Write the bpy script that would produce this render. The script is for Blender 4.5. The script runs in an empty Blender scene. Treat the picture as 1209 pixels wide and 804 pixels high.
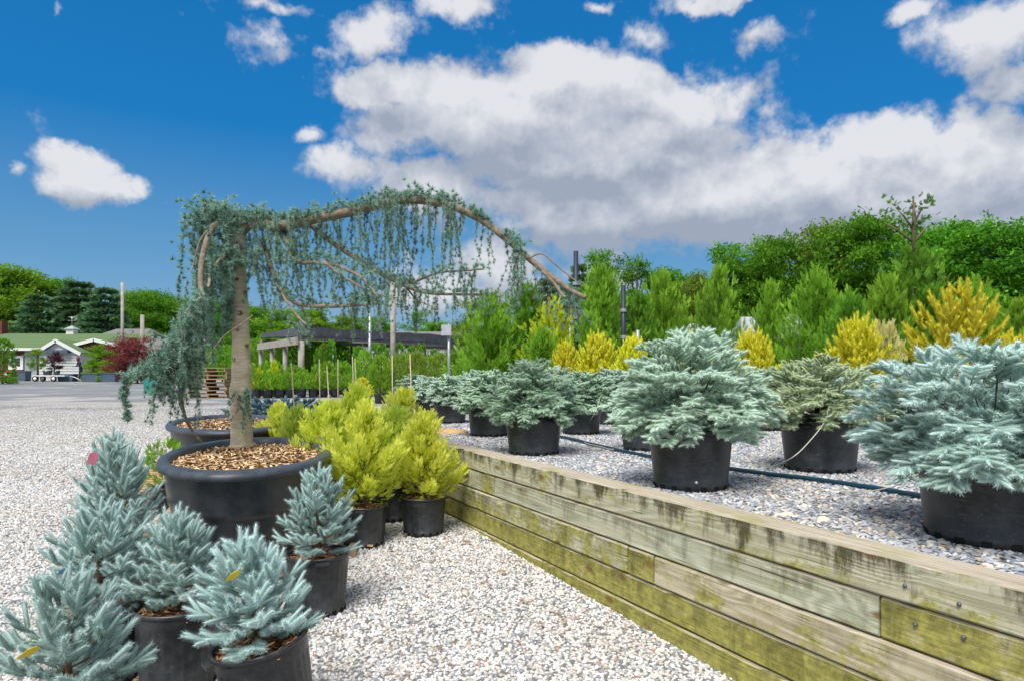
import bpy, bmesh, math, random
import numpy as np
from mathutils import Vector, Matrix, noise as mnoise
PI = math.pi
R = math.radians
scene = bpy.context.scene
C = scene.collection

# ------------------------------------------------------------------ camera
EYE, FPX, CX, HY = 1.25, 806.0, 604.5, 440.0        # photo is 1209 px wide, horizon on row 440
cam_d = bpy.data.cameras.new('camera')
cam_d.sensor_width = 36.0
cam_d.lens = 24.0
cam_d.shift_y = 0.0314
cam_d.clip_start = 0.05
cam_d.clip_end = 5000
cam = bpy.data.objects.new('camera', cam_d)
cam.location = (0, 0, EYE)
cam.rotation_euler = (R(90), 0, 0)
C.objects.link(cam)
scene.camera = cam

# ------------------------------------------------------------------ view
scene.view_settings.view_transform = 'Standard'
scene.view_settings.look = 'None'
scene.view_settings.exposure = 1.08
scene.view_settings.gamma = 1.0
scene.view_settings.use_curve_mapping = False
scene.cycles.max_bounces = 6
scene.cycles.transparent_max_bounces = 4

# ------------------------------------------------------------------ sun
SUN_EL, SUN_AZ = R(58), R(202)      # azimuth clockwise from +Y (north): high, behind the camera, a little left
sun_d = bpy.data.lights.new('sun', 'SUN')
sun_d.energy = 2.3
sun_d.angle = R(34)
sun_d.color = (1.0, 0.97, 0.92)
sun = bpy.data.objects.new('sun', sun_d)
sdir = Vector((math.sin(SUN_AZ) * math.cos(SUN_EL), math.cos(SUN_AZ) * math.cos(SUN_EL), math.sin(SUN_EL)))
sun.rotation_euler = (-sdir).to_track_quat('-Z', 'Y').to_euler()
sun.location = (-8, -12, 20)
C.objects.link(sun)

# ------------------------------------------------------------------ sky with broken cumulus
world = bpy.data.worlds.new('World')
scene.world = world
world.use_nodes = True

def px_dir(px, py):
    return Vector(((px - CX) / FPX, 1.0, (HY - py) / FPX)).normalized()

# cloud lumps: centre (photo px), half width, half height, weight
BLOBS = [
    (640, 128, 190, 50, 1.0), (650, 84, 70, 26, .85), (455, 104, 88, 24, .8), (800, 128, 92, 36, .8), (700, 180, 190, 48, 1.0),
    (735, 95, 60, 24, .7), (560, 150, 150, 46, .9),
    (410, 196, 62, 32, .62), (360, 158, 26, 14, .45), (500, 214, 90, 34, .75),
    (800, 236, 270, 48, 1.0), (960, 214, 150, 50, 1.0), (905, 176, 46, 24, .7), (1060, 172, 70, 34, .8), (1160, 196, 130, 56, 1.0),
    (1050, 240, 240, 52, 1.0), (650, 240, 150, 34, .75), (900, 272, 190, 26, .7), (1180, 258, 120, 30, .7), (900, 130, 36, 20, .36),
    (592, 316, 48, 42, .75), (560, 352, 120, 30, .6), (722, 330, 60, 26, .4),
    (96, 206, 54, 30, .85), (128, 222, 44, 20, .7), (64, 222, 38, 20, .7), (4, 205, 22, 14, .5),
    (330, 58, 50, 24, .42), (435, 44, 62, 28, .50), (382, 68, 44, 16, .36), (320, 4, 66, 12, .42), (545, 10, 58, 20, .55), (710, 4, 28, 10, .4),
    (845, 2, 84, 12, .5), (766, 50, 32, 26, .36), (886, 50, 32, 15, .40), (1086, 12, 34, 14, .42), (1168, 36, 76, 44, .75),
    (1196, 92, 46, 34, .65), (520, 72, 20, 11, .35), (985, 150, 22, 8, .3), (610, 268, 34, 13, .4), (75, 12, 16, 10, .35),
]

def build_world():
    nt = world.node_tree
    nt.nodes.clear()
    L = nt.links.new
    g = bpy.data.node_groups.new('cloud_density', 'ShaderNodeTree')
    g.interface.new_socket('Direction', in_out='INPUT', socket_type='NodeSocketVector')
    g.interface.new_socket('Density', in_out='OUTPUT', socket_type='NodeSocketFloat')
    N = g.nodes.new
    K = g.links.new
    gi, go = N('NodeGroupInput'), N('NodeGroupOutput')
    def M(op, a, b=None, c=None, clamp=False):
        n = N('ShaderNodeMath'); n.operation = op; n.use_clamp = clamp
        for i, v in enumerate((a, b, c)):
            if v is None: continue
            if isinstance(v, (int, float)): n.inputs[i].default_value = v
            else: K(v, n.inputs[i])
        return n.outputs[0]
    def V(op, a, b):
        n = N('ShaderNodeVectorMath'); n.operation = op
        for i, v in enumerate((a, b)):
            if v is None: continue
            if isinstance(v, tuple): n.inputs[i].default_value = v
            else: K(v, n.inputs[i])
        return n
    def noise(vec, sc, det, rough, col=False):
        n = N('ShaderNodeTexNoise'); n.inputs['Scale'].default_value = sc
        n.inputs['Detail'].default_value = det; n.inputs['Roughness'].default_value = rough
        K(vec, n.inputs['Vector'])
        return n.outputs['Color' if col else 'Fac']
    d = gi.outputs[0]
    w1 = V('SUBTRACT', noise(d, 13, 5, .6, True), (.5, .5, .5)).outputs[0]
    w1 = V('MULTIPLY', w1, (.075, .075, .07)).outputs[0]
    dw = V('ADD', d, w1).outputs[0]
    sx = N('ShaderNodeSeparateXYZ'); K(dw, sx.inputs[0])
    az = M('ARCTAN2', sx.outputs[0], sx.outputs[1])
    el = M('ARCSINE', sx.outputs[2])
    cb = N('ShaderNodeCombineXYZ'); K(az, cb.inputs[0]); K(el, cb.inputs[1])
    acc = None
    for (x, y, rx, ry, w) in BLOBS:
        v = px_dir(x, y)
        a, e = math.atan2(v.x, v.y), math.asin(v.z)
        k = 1 + ((x - CX) / FPX) ** 2
        ra, re_ = rx / FPX / k, ry / FPX / math.sqrt(k)
        s = V('SUBTRACT', cb.outputs[0], (a, e, 0)).outputs[0]
        s = V('MULTIPLY', s, (1 / (ra * 1.45), 1 / (re_ * 1.45), 0)).outputs[0]
        ln = N('ShaderNodeVectorMath'); ln.operation = 'LENGTH'; K(s, ln.inputs[0])
        m = M('SUBTRACT', 1.0, ln.outputs['Value'])
        m = M('MULTIPLY', m, w * 1.5)
        m = M('MAXIMUM', m, 0.0)
        if acc is None: acc = m
        else: acc = M('SMOOTH_MAX', acc, m, .12) if False else M('MAXIMUM', acc, m)
    # added unseen cloud round the rest of the sky, thickened to lift neutral ambient light
    big = noise(d, 2.3, 4, .5)
    rest = M('MULTIPLY', M('SUBTRACT', big, .33), 3.2)
    aaz = M('ABSOLUTE', az)
    side = N('ShaderNodeMapRange'); side.inputs[1].default_value = .72; side.inputs[2].default_value = .95; K(aaz, side.inputs[0])
    up = N('ShaderNodeMapRange'); up.inputs[1].default_value = .52; up.inputs[2].default_value = .72; K(el, up.inputs[0])
    away = M('MAXIMUM', side.outputs[0], up.outputs[0])
    acc = M('MAXIMUM', acc, M('MULTIPLY', rest, away))
    nz = noise(d, 9, 8, .58)
    nz2 = noise(d, 30, 6, .6)
    t = M('ADD', acc, M('MULTIPLY', M('SUBTRACT', nz, .5), 1.5))
    t = M('ADD', t, M('MULTIPLY', M('SUBTRACT', nz2, .5), .75))
    t = M('SUBTRACT', t, .20)
    K(t, go.inputs[0])
    # ---- main tree
    def NN(t_): return nt.nodes.new(t_)
    def MM(op, a, b=None, clamp=False):
        n = NN('ShaderNodeMath'); n.operation = op; n.use_clamp = clamp
        for i, v in enumerate((a, b)):
            if v is None: continue
            if isinstance(v, (int, float)): n.inputs[i].default_value = v
            else: L(v, n.inputs[i])
        return n.outputs[0]
    tc = NN('ShaderNodeTexCoord')
    sky = NN('ShaderNodeTexSky'); sky.sky_type = 'NISHITA'; sky.sun_disc = False
    sky.sun_elevation = SUN_EL; sky.sun_rotation = SUN_AZ
    sky.air_density = 1.0; sky.dust_density = 0.6; sky.ozone_density = 2.2
    # Nishita tinted to the deep blue of the photograph, paling evenly towards the horizon
    hs = NN('ShaderNodeHueSaturation'); hs.inputs['Saturation'].default_value = 1.05
    L(sky.outputs[0], hs.inputs['Color'])
    sp = NN('ShaderNodeSeparateXYZ'); L(tc.outputs['Generated'], sp.inputs[0])
    gr = NN('ShaderNodeValToRGB'); L(sp.outputs[2], gr.inputs[0])
    ge = gr.color_ramp.elements
    ge[0].position = 0; ge[0].color = (1.7, 2.6, 3.6, 1)
    ge[1].position = .75; ge[1].color = (.01, .68, 2.2, 1)
    ge.new(.14).color = (.70, 1.95, 3.45, 1); ge.new(.32).color = (.01, 1.12, 3.1, 1)
    gm = NN('ShaderNodeMix'); gm.data_type = 'RGBA'; gm.inputs[0].default_value = .94
    L(hs.outputs[0], gm.inputs[6]); L(gr.outputs[0], gm.inputs[7])
    g1 = NN('ShaderNodeGroup'); g1.node_tree = g; L(tc.outputs['Generated'], g1.inputs[0])
    off = NN('ShaderNodeVectorMath'); off.operation = 'ADD'; off.inputs[1].default_value = (-.012, 0, .05)
    L(tc.outputs['Generated'], off.inputs[0])
    g2 = NN('ShaderNodeGroup'); g2.node_tree = g; L(off.outputs[0], g2.inputs[0])
    d1, d2 = g1.outputs[0], g2.outputs[0]
    al = NN('ShaderNodeMapRange'); al.interpolation_type = 'SMOOTHSTEP'; L(d1, al.inputs[0])
    al.inputs[1].default_value = .0; al.inputs[2].default_value = .46
    lit = NN('ShaderNodeMapRange'); L(MM('ADD', MM('SUBTRACT', d1, d2), MM('MULTIPLY', d2, -.38)), lit.inputs[0])
    lit.inputs[1].default_value = -.70; lit.inputs[2].default_value = .62
    ramp = NN('ShaderNodeValToRGB'); L(lit.outputs[0], ramp.inputs[0])
    e = ramp.color_ramp.elements
    e[0].position = 0; e[0].color = (2.1, 2.4, 2.95, 1)
    e[1].position = 1; e[1].color = (4.7, 4.75, 4.95, 1)
    m = e.new(.5); m.color = (3.25, 3.45, 3.9, 1)
    mx = NN('ShaderNodeMix'); mx.data_type = 'RGBA'
    L(MM('MULTIPLY', al.outputs[0], .96), mx.inputs[0]); L(gm.outputs[2], mx.inputs[6]); L(ramp.outputs[0], mx.inputs[7])
    bg = NN('ShaderNodeBackground'); bg.inputs[1].default_value = 0.080
    L(mx.outputs[2], bg.inputs[0])
    out = NN('ShaderNodeOutputWorld'); L(bg.outputs[0], out.inputs[0])
    world.cycles.sampling_method = 'MANUAL'
    world.cycles.sample_map_resolution = 512
build_world()

# ------------------------------------------------------------------ helpers
def hg(y):                                    # height of the lower yard: it climbs gently away from the camera
    if y < 6: return .036 * (max(y, -3) - 2.7)
    if y < 53: return .119 + .012 * (y - 6)
    return .683
TERR = .63                                    # height of the gravel behind the timber wall

def at(px, py, Y): return Vector(((px - CX) / FPX * Y, Y, EYE - (py - HY) / FPX * Y))
def onz(px, py, z):
    Y = FPX * (EYE - z) / (py - HY)
    return Vector(((px - CX) / FPX * Y, Y, z))
def onyard(px, py):
    z = 0.1
    for _ in range(40): z = z * .5 + .5 * hg(onz(px, py, z).y)
    return onz(px, py, z)

def link(o, parent=None):
    C.objects.link(o)
    if parent: o.parent = parent
    return o
def tag(o, label, cat, group=None):
    o['label'] = label; o['category'] = cat
    if group: o['group'] = group
    return o
def thing(name, label, cat, loc=(0, 0, 0), rz=0, group=None):
    o = bpy.data.objects.new(name, None); o.empty_display_size = .2
    o.location = loc; o.rotation_euler = (0, 0, rz); C.objects.link(o)
    return tag(o, label, cat, group)

def np_mesh(name, V, F, mats, attrs=None, mi=None, smooth=False):
    """V (n,3), F (m,k) same-size faces"""
    V = np.asarray(V, dtype=np.float32); F = np.asarray(F, dtype=np.int32)
    me = bpy.data.meshes.new(name)
    k = F.shape[1]
    me.vertices.add(len(V)); me.vertices.foreach_set('co', V.ravel())
    me.loops.add(F.size); me.loops.foreach_set('vertex_index', F.ravel())
    me.polygons.add(len(F))
    me.polygons.foreach_set('loop_start', np.arange(0, F.size, k, dtype=np.int32))
    me.polygons.foreach_set('loop_total', np.full(len(F), k, dtype=np.int32))
    if mi is not None: me.polygons.foreach_set('material_index', np.asarray(mi, dtype=np.int32))
    if smooth: me.polygons.foreach_set('use_smooth', np.ones(len(F), dtype=bool))
    for m in (mats if isinstance(mats, (list, tuple)) else [mats]): me.materials.append(m)
    if attrs:
        for an, av in attrs.items():
            a = me.attributes.new(an, 'FLOAT', 'POINT'); a.data.foreach_set('value', np.asarray(av, dtype=np.float32))
    me.update(calc_edges=True)
    return me
def mobj(name, me, parent=None, loc=None, rot=None):
    o = bpy.data.objects.new(name, me)
    if loc is not None: o.location = loc
    if rot is not None: o.rotation_euler = rot
    return link(o, parent)

class MB:
    """collects shapes and links them as one mesh"""
    def __init__(s): s.v = []; s.f = []; s.m = []; s.sm = []
    def add(s, vs, fs, mi=0, sm=False):
        o = len(s.v); s.v += [tuple(v) for v in vs]
        for f in fs: s.f.append([i + o for i in f]); s.m.append(mi); s.sm.append(sm)
        return s
    def box(s, c, d, rz=0, mi=0, rot=None, tap=1.0):
        hx, hy, hz = d[0] / 2, d[1] / 2, d[2] / 2
        M_ = rot if rot is not None else Matrix.Rotation(rz, 3, 'Z')
        vs = []
        for z in (-1, 1):
            t = tap if z > 0 else 1
            for (x, y) in ((-1, -1), (1, -1), (1, 1), (-1, 1)):
                vs.append(M_ @ Vector((x * hx * t, y * hy * t, z * hz)) + Vector(c))
        return s.add(vs, [(3, 2, 1, 0), (4, 5, 6, 7), (0, 1, 5, 4), (1, 2, 6, 5), (2, 3, 7, 6), (3, 0, 4, 7)], mi)
    def tube(s, pts, rad, n=6, mi=0, cap=True, sm=True):
        pts = [Vector(p) for p in pts]
        if isinstance(rad, (int, float)): rad = [rad] * len(pts)
        vs, fs = [], []
        ref = Vector((0.31, 0.12, 1)).normalized()
        a = None
        for i, p in enumerate(pts):
            t = (pts[min(i + 1, len(pts) - 1)] - pts[max(i - 1, 0)])
            t = t.normalized() if t.length > 1e-9 else Vector((0, 0, 1))
            if a is None:
                a = t.cross(ref)
                if a.length < .1: a = t.cross(Vector((1, 0, 0)))
                a.normalize()
            else:
                a = (a - t * a.dot(t)).normalized()
            b = t.cross(a)
            for k in range(n):
                an = 2 * PI * k / n
                vs.append(p + (a * math.cos(an) + b * math.sin(an)) * rad[i])
        for i in range(len(pts) - 1):
            for k in range(n):
                k2 = (k + 1) % n
                fs.append((i * n + k, i * n + k2, (i + 1) * n + k2, (i + 1) * n + k))
        if cap:
            fs.append(tuple(range(n))[::-1]); fs.append(tuple((len(pts) - 1) * n + k for k in range(n)))
        return s.add(vs, fs, mi, sm)
    def lathe(s, prof, n=32, mi=0, sx=1, sy=1, fl=None, closed=False, sm=True):
        vs, fs = [], []
        for j, (r, z) in enumerate(prof):
            for k in range(n):
                a = 2 * PI * k / n
                q = r * (fl(a, z) if fl else 1)
                vs.append((math.cos(a) * q * sx, math.sin(a) * q * sy, z))
        for j in range(len(prof) - 1):
            for k in range(n):
                k2 = (k + 1) % n
                fs.append((j * n + k, j * n + k2, (j + 1) * n + k2, (j + 1) * n + k))
        return s.add(vs, fs, mi, sm)
    def mesh(s, name, mats):
        me = bpy.data.meshes.new(name); me.from_pydata(s.v, [], s.f)
        for m in (mats if isinstance(mats, (list, tuple)) else [mats]): me.materials.append(m)
        me.polygons.foreach_set('material_index', s.m); me.polygons.foreach_set('use_smooth', s.sm)
        me.update(); return me
    def build(s, name, mats, parent=None, loc=None, rot=None): return mobj(name, s.mesh(name, mats), parent, loc, rot)

def copy_tree(o, parent=None):
    c = o.copy(); C.objects.link(c); c.parent = parent
    if parent is not None: c.matrix_parent_inverse = o.matrix_parent_inverse
    for ch in list(o.children): copy_tree(ch, c)
    return c

# ------------------------------------------------------------------ materials
class NT:
    def __init__(s, name):
        s.m = bpy.data.materials.new(name); s.m.use_nodes = True; s.t = s.m.node_tree; s.t.nodes.clear()
        s.out = s.t.nodes.new('ShaderNodeOutputMaterial')
    def n(s, ty, **kw):
        n = s.t.nodes.new('ShaderNode' + ty)
        for k, v in kw.items(): setattr(n, k, v)
        return n
    def set(s, inp, v):
        if v is None: return
        if isinstance(v, bpy.types.NodeSocket): s.t.links.new(v, inp)
        else: inp.default_value = v
    def math(s, op, a, b=None, c=None, clamp=False):
        n = s.n('Math', operation=op, use_clamp=clamp)
        for i, v in enumerate((a, b, c)): s.set(n.inputs[i], v)
        return n.outputs[0]
    def coord(s, kind='Object', scale=(1, 1, 1), loc=None):
        tc = s.n('TexCoord'); mp = s.n('Mapping'); s.t.links.new(tc.outputs[kind], mp.inputs[0])
        mp.inputs['Scale'].default_value = scale
        if loc is not None: s.set(mp.inputs['Location'], loc)
        return mp.outputs[0]
    def noise(s, vec, sc, det=4, rough=.55, dist=0):
        n = s.n('TexNoise'); s.set(n.inputs['Vector'], vec)
        n.inputs['Scale'].default_value = sc; n.inputs['Detail'].default_value = det
        n.inputs['Roughness'].default_value = rough; n.inputs['Distortion'].default_value = dist
        return n.outputs['Fac']
    def rng(s, v, a, b, c=0, d=1):
        n = s.n('MapRange'); s.set(n.inputs[0], v)
        for i, q in enumerate((a, b, c, d)): n.inputs[i + 1].default_value = q
        return n.outputs[0]
    def mix(s, f, a, b, mode='MIX'):
        n = s.n('Mix', data_type='RGBA', blend_type=mode)
        s.set(n.inputs[0], f)
        for i, v in ((6, a), (7, b)):
            s.set(n.inputs[i], v if isinstance(v, bpy.types.NodeSocket) else (*v, 1) if len(v) == 3 else v)
        return n.outputs[2]
    def ramp(s, f, stops, const=False):
        n = s.n('ValToRGB'); s.set(n.inputs[0], f); cr = n.color_ramp
        if const: cr.interpolation = 'CONSTANT'
        cr.elements[0].position = stops[0][0]; cr.elements[0].color = (*stops[0][1], 1)
        cr.elements[1].position = stops[-1][0]; cr.elements[1].color = (*stops[-1][1], 1)
        for p, c in stops[1:-1]: cr.elements.new(p).color = (*c, 1)
        return n.outputs[0]
    def attr(s, name, ty='GEOMETRY'):
        n = s.n('Attribute', attribute_type=ty); n.attribute_name = name; return n.outputs['Fac']
    def orand(s): return s.n('ObjectInfo').outputs['Random']
    def bump(s, h, st=.3, dist=.01):
        n = s.n('Bump'); n.inputs['Strength'].default_value = st; n.inputs['Distance'].default_value = dist
        s.set(n.inputs['Height'], h); return n.outputs[0]
    def pbr(s, col, rough=.8, metal=0, bump=None, spec=.5, emit=None):
        p = s.n('BsdfPrincipled')
        s.set(p.inputs['Base Color'], col if isinstance(col, bpy.types.NodeSocket) else (*col, 1))
        s.set(p.inputs['Roughness'], rough); s.set(p.inputs['Metallic'], metal)
        p.inputs['Specular IOR Level'].default_value = spec
        if bump is not None: s.set(p.inputs['Normal'], bump)
        s.t.links.new(p.outputs[0], s.out.inputs[0])
        return s.m
    def leaf(s, col, trans=.35, rough=.7, spec=.25):
        p = s.n('BsdfPrincipled'); s.set(p.inputs['Base Color'], col); p.inputs['Roughness'].default_value = rough
        p.inputs['Specular IOR Level'].default_value = spec
        t = s.n('BsdfTranslucent'); s.set(t.inputs[0], col)
        m = s.n('MixShader'); m.inputs[0].default_value = trans
        s.t.links.new(p.outputs[0], m.inputs[1]); s.t.links.new(t.outputs[0], m.inputs[2]); s.t.links.new(m.outputs[0], s.out.inputs[0])
        return s.m

def flat(name, col, rough=.7, metal=0, var=.15, sc=8, spec=.4):
    k = NT(name); co = k.coord('Object')
    f = k.noise(co, sc, 5)
    c = k.mix(k.rng(f, .3, .7), tuple(x * (1 - var) for x in col), tuple(min(1, x * (1 + var)) for x in col))
    return k.pbr(c, k.rng(f, .3, .7, rough - .08, min(1, rough + .08)), metal, k.bump(f, .15, .004), spec)

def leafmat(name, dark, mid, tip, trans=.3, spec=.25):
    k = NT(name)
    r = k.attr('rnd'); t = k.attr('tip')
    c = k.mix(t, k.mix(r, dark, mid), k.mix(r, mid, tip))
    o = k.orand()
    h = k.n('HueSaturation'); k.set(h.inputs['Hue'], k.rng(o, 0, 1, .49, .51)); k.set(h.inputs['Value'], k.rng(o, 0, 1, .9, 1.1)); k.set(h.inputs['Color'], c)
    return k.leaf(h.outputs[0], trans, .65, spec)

M = {}
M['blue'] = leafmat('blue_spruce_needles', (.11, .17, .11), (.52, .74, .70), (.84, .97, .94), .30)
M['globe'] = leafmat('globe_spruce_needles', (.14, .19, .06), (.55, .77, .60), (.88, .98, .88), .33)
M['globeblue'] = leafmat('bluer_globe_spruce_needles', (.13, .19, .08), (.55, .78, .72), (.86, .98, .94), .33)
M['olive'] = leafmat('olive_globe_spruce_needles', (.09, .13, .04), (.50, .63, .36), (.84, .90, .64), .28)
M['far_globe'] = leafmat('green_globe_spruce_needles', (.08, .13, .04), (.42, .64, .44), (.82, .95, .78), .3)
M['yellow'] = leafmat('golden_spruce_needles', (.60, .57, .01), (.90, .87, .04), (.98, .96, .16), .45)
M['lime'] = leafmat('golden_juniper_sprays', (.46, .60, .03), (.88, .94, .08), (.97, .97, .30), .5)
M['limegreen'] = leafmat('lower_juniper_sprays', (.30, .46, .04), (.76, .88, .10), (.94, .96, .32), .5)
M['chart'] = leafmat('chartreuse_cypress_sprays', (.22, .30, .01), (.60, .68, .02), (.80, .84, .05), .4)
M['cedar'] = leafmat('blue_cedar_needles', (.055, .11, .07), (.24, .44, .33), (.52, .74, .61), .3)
M['thuja'] = leafmat('arborvitae_sprays', (.014, .05, .006), (.11, .31, .02), (.32, .60, .05), .38)
M['thuja2'] = leafmat('bright_conifer_sprays', (.02, .07, .006), (.20, .46, .025), (.50, .76, .07), .42)
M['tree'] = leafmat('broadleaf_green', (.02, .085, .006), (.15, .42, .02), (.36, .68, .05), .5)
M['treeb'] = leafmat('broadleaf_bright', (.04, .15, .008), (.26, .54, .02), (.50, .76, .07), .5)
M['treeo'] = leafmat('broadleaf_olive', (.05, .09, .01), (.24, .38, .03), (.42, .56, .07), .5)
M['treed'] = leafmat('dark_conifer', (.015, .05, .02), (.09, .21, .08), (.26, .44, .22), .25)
M['maple'] = leafmat('red_maple_leaves', (.08, .014, .016), (.26, .045, .05), (.46, .13, .11), .4)
M['purple'] = leafmat('purple_maple_leaves', (.03, .008, .02), (.09, .02, .045), (.15, .045, .06), .3)
M['pink'] = leafmat('variegated_leaves', (.34, .38, .06), (.66, .62, .20), (.85, .74, .42), .35)
M['bluetarp'] = leafmat('prostrate_blue_foliage', (.02, .06, .075), (.05, .12, .14), (.17, .30, .33), .2)

k = NT('bark'); co = k.coord('Object', (1, 1, 1)); f = k.noise(co, 40, 6, .65)
M['bark'] = k.pbr(k.mix(f, (.10, .065, .04), (.26, .19, .13)), .9, 0, k.bump(f, .5, .004))
k = NT('cedar_bark'); co = k.coord('Object', (5, 5, 26)); f = k.noise(co, 2.2, 7, .65, .4)
co2 = k.coord('Object', (1, 1, 1)); g = k.noise(co2, 7, 5, .6)
co3 = k.coord('Object', (9, 9, 75)); h = k.noise(co3, 1.1, 3, .7)
c = k.mix(k.rng(f, .25, .75), (.36, .28, .18), (.74, .66, .50)); c = k.mix(k.rng(g, .50, .68), c, (.48, .43, .24)); c = k.mix(k.rng(h, .64, .71), c, (.10, .07, .045))
M['cbark'] = k.pbr(c, .85, 0, k.bump(k.math('ADD', f, h), .6, .006))
k = NT('limb_bark'); f = k.noise(k.coord('Object', (8, 8, 8)), 5, 6, .7)
M['lbark'] = k.pbr(k.mix(k.rng(f, .3, .7), (.10, .07, .05), (.36, .29, .21)), .9, 0, k.bump(f, .6, .006))
k = NT('dark_tree_bark'); f = k.noise(k.coord('Object', (3, 3, 3)), 5, 5, .7)
M['dbark'] = k.pbr(k.mix(f, (.035, .026, .018), (.13, .10, .07)), .9)
M['twig'] = flat('twig_bark', (.17, .10, .05), .9, 0, .3, 60)
M['stakewood'] = flat('bamboo_stake', (.62, .52, .34), .7, 0, .15, 20)

k = NT('black_nursery_plastic'); co = k.coord('Object'); f = k.noise(co, 7, 6, .7); g = k.noise(co, 90, 3, .7)
c = k.mix(k.rng(f, .42, .75), (.015, .017, .020), (.062, .066, .070)); c = k.mix(k.rng(k.noise(k.coord('Object', (3, 3, 40)), 3, 4, .7), .58, .7, 0, .5), c, (.09, .09, .085)); c = k.mix(k.rng(g, .64, .72), c, (.14, .135, .125))
M['pot'] = k.pbr(c, k.rng(f, .3, .7, .28, .5), 0, k.bump(g, .1, .001), .5)
k = NT('greyed_tub_plastic'); co = k.coord('Object'); f = k.noise(co, 5, 6, .7); g = k.noise(co, 120, 3, .7)
c = k.mix(k.rng(f, .4, .75), (.020, .025, .031), (.062, .072, .082)); c = k.mix(k.rng(g, .66, .74), c, (.14, .14, .14))
M['tub'] = k.pbr(c, k.rng(f, .3, .7, .28, .48), 0, k.bump(g, .1, .001), .5)
M['rim'] = flat('tub_rim_plastic', (.055, .066, .08), .42, 0, .3, 12)
M['black'] = flat('black_rubber', (.008, .008, .009), .6)
M['hole'] = flat('dark_opening', (.004, .004, .004), .9)
k = NT('shredded_mulch'); r = k.attr('rnd')
M['mulch'] = k.pbr(k.ramp(r, [(0, (.09, .035, .012)), (.35, (.28, .11, .035)), (.7, (.48, .23, .09)), (1, (.66, .42, .22))]), .9)
k = NT('straw_mulch'); r = k.attr('rnd')
M['straw'] = k.pbr(k.ramp(r, [(0, (.18, .08, .025)), (.3, (.48, .27, .11)), (.7, (.74, .50, .26)), (1, (.86, .70, .48))]), .9)
M['soil'] = flat('potting_soil', (.06, .032, .016), .95, 0, .4, 60)

# gravels -----------------------------------------------------------
k = NT('white_gravel_stones'); r = k.orand(); co = k.coord('Object'); f = k.noise(co, 60, 3)
c = k.ramp(r, [(0, (.72, .71, .70)), (.24, (.82, .81, .79)), (.40, (.62, .61, .60)), (.54, (.70, .65, .57)), (.62, (.55, .54, .53)), (.70, (.80, .79, .77)),
               (.82, (.34, .36, .38)), (.90, (.62, .53, .43)), (.93, (.20, .22, .24)), (.975, (.48, .32, .22)), (.993, (.55, .17, .08))], True)
c = k.mix(.35, c, k.mix(f, (.45, .44, .42), (.9, .88, .86)), 'MULTIPLY')
oi = k.n('ObjectInfo'); pn = k.noise(oi.outputs['Location'], .9, 4, .6); c = k.mix(k.rng(pn, .50, .68, 0, .5), c, (.80, .70, .56), 'MULTIPLY')
M['stone_w'] = k.pbr(c, .8, 0)
k = NT('grey_gravel_stones'); r = k.orand(); co = k.coord('Object'); f = k.noise(co, 60, 3)
c = k.ramp(r, [(0, (0.38, 0.41, 0.45)), (.22, (0.54, 0.55, 0.58)), (.38, (0.28, 0.31, 0.36)), (.52, (0.64, 0.61, 0.58)), (.62, (0.44, 0.45, 0.49)), (.74, (0.72, 0.67, 0.59)),
               (.83, (0.22, 0.24, 0.28)), (.90, (0.59, 0.46, 0.33)), (.95, (0.82, 0.79, 0.74)), (.985, (0.54, 0.35, 0.20))], True)
c = k.mix(.35, c, k.mix(f, (.45, .44, .42), (.9, .88, .86)), 'MULTIPLY')
oi = k.n('ObjectInfo'); pn = k.noise(oi.outputs['Location'], .9, 4, .6); c = k.mix(k.rng(pn, .50, .68, 0, .5), c, (.84, .78, .68), 'MULTIPLY')
M['stone_g'] = k.pbr(c, .75, 0)
def groundmat(name, stops, far_cols, zone):
    k = NT(name); co = k.coord('Object')
    def vor(sc):
        v = k.n('TexVoronoi'); v.inputs['Scale'].default_value = sc; k.set(v.inputs['Vector'], co); return v
    v = vor(45); s = k.n('SeparateColor'); k.set(s.inputs[0], v.outputs['Color'])
    c = k.ramp(s.outputs[0], stops, True)
    c = k.mix(k.rng(v.outputs['Distance'], .25, .62), c, tuple(x * .35 for x in stops[2][1]))
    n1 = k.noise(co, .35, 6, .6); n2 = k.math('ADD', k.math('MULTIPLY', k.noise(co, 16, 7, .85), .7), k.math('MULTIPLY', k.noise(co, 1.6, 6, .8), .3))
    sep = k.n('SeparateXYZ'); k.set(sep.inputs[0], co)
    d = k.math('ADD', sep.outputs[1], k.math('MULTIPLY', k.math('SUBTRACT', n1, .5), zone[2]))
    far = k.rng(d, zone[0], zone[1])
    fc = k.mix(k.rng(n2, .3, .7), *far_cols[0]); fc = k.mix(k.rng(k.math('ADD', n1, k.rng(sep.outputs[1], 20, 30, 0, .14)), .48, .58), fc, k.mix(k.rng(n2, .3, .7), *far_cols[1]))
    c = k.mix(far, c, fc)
    c = k.mix(k.math('MULTIPLY', k.rng(n1, .5, .66), .4), c, (.72, .60, .44), 'MULTIPLY')
    return k.pbr(c, .92, 0, k.bump(k.math('SUBTRACT', 1, v.outputs['Distance']), .5, .012))
WS = [(0, (.62, .60, .56)), (.3, (.72, .70, .66)), (.5, (.44, .42, .39)), (.68, (.64, .58, .48)), (.8, (.34, .35, .36)), (.93, (.55, .42, .30))]
GS = [(0, (0.44, 0.45, 0.47)), (.3, (0.58, 0.58, 0.59)), (.5, (0.33, 0.36, 0.40)), (.7, (0.64, 0.60, 0.55)), (.85, (0.26, 0.28, 0.32)), (.95, (0.70, 0.67, 0.61))]
M['yard'] = groundmat('yard_ground', WS, (((.22, .21, .195), (.56, .53, .49)), ((.12, .125, .14), (.30, .305, .32))), (12, 24, 14))
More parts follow.
